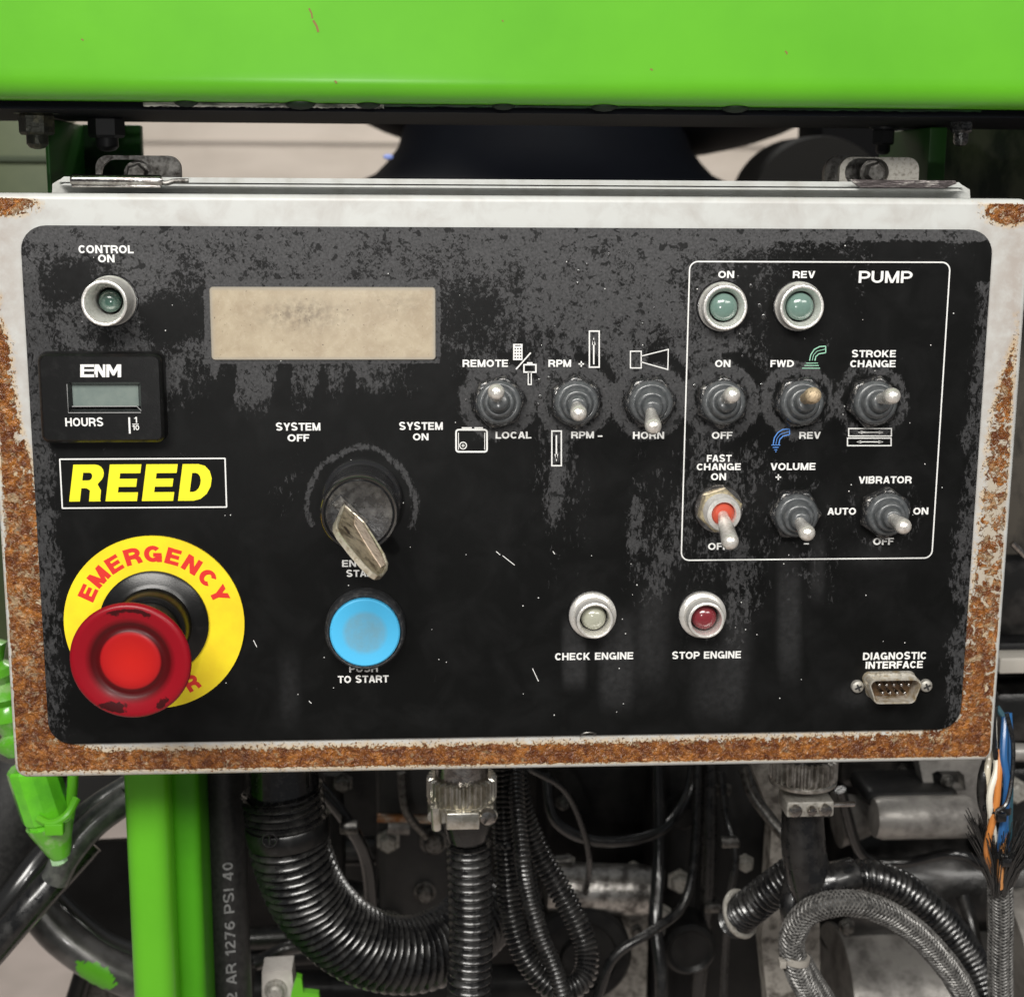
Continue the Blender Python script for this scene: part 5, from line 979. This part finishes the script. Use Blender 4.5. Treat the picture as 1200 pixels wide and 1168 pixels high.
# smaller lines, clips and ribs crowding the engine
OILY = mat('oily_black_part', (.008, .008, .0085), .18, col2=(.03, .029, .028), nscale=.12, nlo=.5, nhi=.7, coat=.6, coatr=.12, bump=.6, bscale=.3)
for pth, r_, m_ in (([(640, 905, 170), (650, 960, 165), (700, 985, 165), (770, 975, 175), (806, 930, 190), (815, 870, 200)], 2.6, OILY), ([(360, 905, 150), (405, 960, 150), (430, 1010, 160), (436, 1080, 170)], 3.0, OILY),
        ([(700, 1168, 150), (720, 1120, 150), (765, 1090, 155), (800, 1060, 165), (814, 1000, 172), (818, 870, 180)], 2.2, HOSE), ([(770, 1230, 150), (775, 1150, 150), (768, 1080, 160), (772, 1000, 175), (770, 870, 185)], 3.2, OILY),
        ([(845, 905, 150), (852, 960, 146), (862, 1000, 140), (856, 1050, 140), (850, 1120, 150), (846, 1230, 150)], 1.8, HOSE), ([(470, 905, 170), (476, 950, 170), (500, 980, 175)], 2.0, STEEL_DARK),
        ([(985, 925, 150), (1010, 1000, 160), (1060, 1010, 160), (1120, 1000, 150), (1160, 1020, 150)], 2.4, OILY), ([(300, 1128, 150), (350, 1108, 150), (440, 1110, 170)], 3.2, CAST), ([(390, 905, 200), (394, 1000, 200), (388, 1100, 200)], 4.5, CAST_D),
        ([(620, 900, 140), (665, 930, 150), (690, 1000, 160), (684, 1060, 186)], 1.4, HOSE), ([(1128, 1050, 150), (1140, 1090, 140), (1152, 1168, 130)], 3.0, CAST)):
    o = MB(); o.tube(spline(pp(pth), 40)[0], r_, 14); obj('engine_line', o, m_, eng)
for k, (px, py, Y, r) in enumerate(((384, 945, 190, 3), (430, 1120, 190, 3), (620, 1060, 180, 2.6), (705, 1090, 210, 2.4), (746, 1090, 210, 2.4), (706, 1150, 210, 2.4), (848, 925, 200, 3), (1060, 905, 190, 3), (992, 1085, 150, 3), (1110, 915, 160, 2.2))):
    ebolt(px, py, Y, r, STEEL_DARK, k % 2 == 0)
eblk('hose_clip', 826, 1060, 846, 1070, 190, 8, STEEL_DARK, 1); eblk('hose_clip', 846, 985, 868, 994, 135, 6, STEEL_DARK, 1); eblk('hose_clip', 398, 968, 420, 978, 142, 8, STEEL_DARK, 1)
# ---- lower left
gf = thing('hydraulic_fitting', 'overpainted bright green hydraulic fitting hanging below the left corner', 'fitting', at(60, 905, 60))
o = MB(); P_ = pp([(36, 895, 60), (42, 915, 60), (55, 955, 60), (59, 966, 60)]); ax = P_[-1]-P_[0]; L = np.linalg.norm(ax)
o.lathe(P_[0], [(8.2, 0), (9.0, 1), (9.2, 3), (9.2, L*.82), (8.9, L*.86), (8.0, L*.9), (8.0, L)], axis=ax, seg=12, rot=.3); obj('hex_body', o, mat('wet_green_overpaint', (.13, .55, .02), .25, coat=.7, bump=.5, bscale=.3, col2=(.10, .45, .02), nscale=.1), gf, smooth=20)
o = MB(); P2_ = pp([(54, 962, 60), (68, 985, 60), (66, 995, 60)]); o.lathe(P_[-1], [(8.8, -1), (8.2, 1.5), (6.4, 6), (5, 10), (3.6, 13)], axis=ax, seg=20); obj('clamped_sleeve', o, GREEN_OLD, gf)
o = MB(); a = at(68, 1004, 60); o.lathe(a, [(3.0, -4), (3.2, -2), (3.2, 2), (1.5, 3.2), (.1, 3.3)], axis=ax, seg=8); obj('end_nut', o, mat('pale_green_chipped', (.35, .55, .32), .25, coat=.6, bump=.5), gf)
o = MB(); a = at(62, 966, 56); pts = spline(pp([(44, 958, 50), (60, 964, 49), (78, 955, 50), (90, 935, 54)]), 20)[0]; o.tube(pts, 1.5, 10); a = at(66, 968, 50); o.box(a[0]-3.6, a[0]+3, 47, 51, a[2]-2.4, a[2]+2, .5); obj('pinch_clamp', o, GREEN, gf)
o = MB(); o.tube(spline(pp([(87, 880, 58), (85, 920, 58), (82, 950, 60), (76, 980, 62)]), 20)[0], 2.0, 12); obj('thin_line', o, GREEN, gf)
o = MB(); o.tube(spline(pp([(150, 935, 90), (110, 965, 84), (80, 1000, 78), (65, 1030, 78)]), 20)[0], 5.5, 18); o.tube(spline(pp([(150, 918, 96), (115, 940, 92), (85, 965, 90), (78, 990, 90)]), 20)[0], 3.8, 16); tag(obj('hydraulic_line', o, mat('scuffed_dark_line', (.035, .037, .036), .35, coat=.4, col2=(.09, .095, .085), nscale=.2, bump=.3)), 'dark scuffed pipe running up behind the green fitting', 'pipe')
t = thing('rubber_hose', 'nearest black rubber hose slanting across the lower left corner', 'hose', at(0, 1100, 80), 'slanting hoses at lower left')
o = MB(); o.tube(spline(pp([(105, 985, 92), (60, 1035, 84), (20, 1080, 78), (-40, 1150, 74)]), 30)[0], 6.0, 20); obj('hose_wall', o, HOSE, t)
t = thing('rubber_hose', 'thick black hose filling the left edge behind the slanting one', 'hose', at(0, 1000, 120), 'slanting hoses at lower left')
o = MB(); o.tube(spline(pp([(30, 890, 130), (10, 960, 124), (-20, 1040, 120), (-60, 1120, 116)]), 30)[0], 18, 24); obj('hose_wall', o, HOSE_M, t)
t = thing('rubber_hose', 'slim black hose with grey sheen beside the nearest slanting hose', 'hose', at(10, 1060, 110), 'slanting hoses at lower left')
o = MB(); o.tube(spline(pp([(75, 975, 110), (45, 1010, 106), (15, 1050, 100), (-30, 1110, 96)]), 30)[0], 5.5, 18); obj('hose_wall', o, mat('sheen_hose', (.014, .014, .014), .25, coat=.6), t)
cp = thing('curved_pipe', 'grey curved pipe with a bright green paint patch, bottom left', 'pipe', at(100, 1130, 140))
pts = spline(pp([(18, 1030, 150), (42, 1062, 146), (70, 1095, 142), (110, 1125, 140), (150, 1145, 140), (200, 1165, 142)]), 60)[0]; o = MB(); o.tube(pts, 8.4, 24); obj('pipe_wall', o, mat('smeared_grey_pipe', (.07, .068, .066), .28, metal=.5, coat=.4, col2=(.16, .155, .15), nscale=.05, bump=.2), cp)
q_ = np.linspace(28, 44, 90); pd = np.stack([np.interp(q_, np.arange(60), pts[:, k]) for k in range(3)], 1); o = MB(); o.tube(pd, 8.6, 72, (False, False))
keep = []; ph_ = rng.random(6)*6
for fi, f_ in enumerate(o.f):
    i_, j_ = fi//72, fi % 72; c_ = np.mean([o.v[k] for k in f_], axis=0); ii = np.argmin(np.abs(pd[:, 0]-c_[0])); dz = (c_[2]-pd[ii, 2])/8.6; dyy = c_[1]-pd[ii, 1]
    e_ = ((i_-45)/34)**2+((dz+.15)/.72)**2+.22*math.sin(i_*.35+ph_[0])*math.cos(j_*.5+ph_[1])+.12*math.sin(i_*.9+j_*.7+ph_[2])
    if dyy < 2 and e_ < 1: keep.append(f_)
o.f = keep; obj('paint_patch', o, GREEN, cp, fix=False)
o = MB(); o.tube(spline(pp([(60, 1048, 170), (90, 1078, 166), (125, 1105, 164), (160, 1120, 164)]), 30)[0], 5.5, 16); tag(obj('inner_pipe', o, mat('wet_black_pipe', (.03, .03, .03), .15, coat=1.)), 'wet black pipe following the inside of the grey curved pipe', 'pipe')
o = MB(); a = at(150, 1010, 420); o.lathe((a[0], 420, a[2]), [(20, -6), (62, -5), (66, 5), (66, 70)], axis=(0, -1, 0), seg=48); a = at(120, 1010, 300)
o = MB(); q4 = [(48, 1010), (70, 940), (100, 905), (240, 905), (240, 1120), (170, 1118), (120, 1100), (85, 1070), (60, 1045)]
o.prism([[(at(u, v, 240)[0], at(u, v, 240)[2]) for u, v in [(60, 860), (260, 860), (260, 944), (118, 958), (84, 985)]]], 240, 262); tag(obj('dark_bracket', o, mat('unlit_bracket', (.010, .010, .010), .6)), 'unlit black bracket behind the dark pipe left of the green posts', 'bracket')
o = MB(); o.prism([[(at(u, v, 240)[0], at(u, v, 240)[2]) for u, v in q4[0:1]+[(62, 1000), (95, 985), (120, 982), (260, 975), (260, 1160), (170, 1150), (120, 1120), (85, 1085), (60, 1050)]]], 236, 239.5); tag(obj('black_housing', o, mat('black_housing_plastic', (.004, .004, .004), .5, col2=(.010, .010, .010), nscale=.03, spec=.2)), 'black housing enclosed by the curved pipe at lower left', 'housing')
o = MB(); o.tube(spline(pp([(108, 1122, 160), (100, 1135, 160), (92, 1160, 160), (70, 1230, 160)]), 12)[0], 4.5, 14); o.box(at(90, 1130, 150)[0], at(110, 1130, 150)[0], 150, 160, at(90, 1140, 150)[2], at(90, 1126, 150)[2], 1); obj('pipe_clamp', o, BLACK_MATT, cp)
o = MB(); q4 = [(104, 1150), (116, 1132), (140, 1145), (150, 1168), (120, 1230), (70, 1230)]; o.prism([[(at(u, v, 170)[0], at(u, v, 170)[2]) for u, v in q4]], 168, 176); tag(obj('grey_foot_bracket', o, STEEL_DARK), 'small dark steel bracket at the bottom edge left of the green post', 'bracket')
# green splashed part outside the left corner
o = MB(); pts = spline(pp([(-30, 730, 70), (2, 800, 68), (14, 850, 66), (22, 885, 64)]), 20)[0]; o.tube(pts, [6+2*math.sin(k*1.9) for k in range(20)], 12); tag(obj('overpainted_hose', o, GREEN_OLD), 'lumpy green overpainted hose at the left edge of the box', 'hose')
# white and green bracket at bottom
wb_ = thing('painted_bracket', 'small white bracket daubed green at the bottom edge right of the hose', 'bracket', at(325, 1168, 100))
o = MB(); o.prism([[(at(u, v, 100)[0], at(u, v, 100)[2]) for u, v in ((307, 1138), (342, 1136), (350, 1230), (307, 1230))]], 100, 112); obj('bracket_plate', o, mat('bracket_white', (.55, .52, .48), .4, col2=(.42, .39, .36), nscale=.1), wb_)
o = MB(); o.prism([[(at(u, v, 99)[0], at(u, v, 99)[2]) for u, v in ((348, 1140), (354, 1142), (356, 1158), (374, 1160), (376, 1170), (372, 1230), (334, 1230), (342, 1158))]], 96, 99.7); obj('green_daub', o, GREEN, wb_)
ebolt(323, 1160, 99, 3.4, STEEL_PALE, False, wb_)
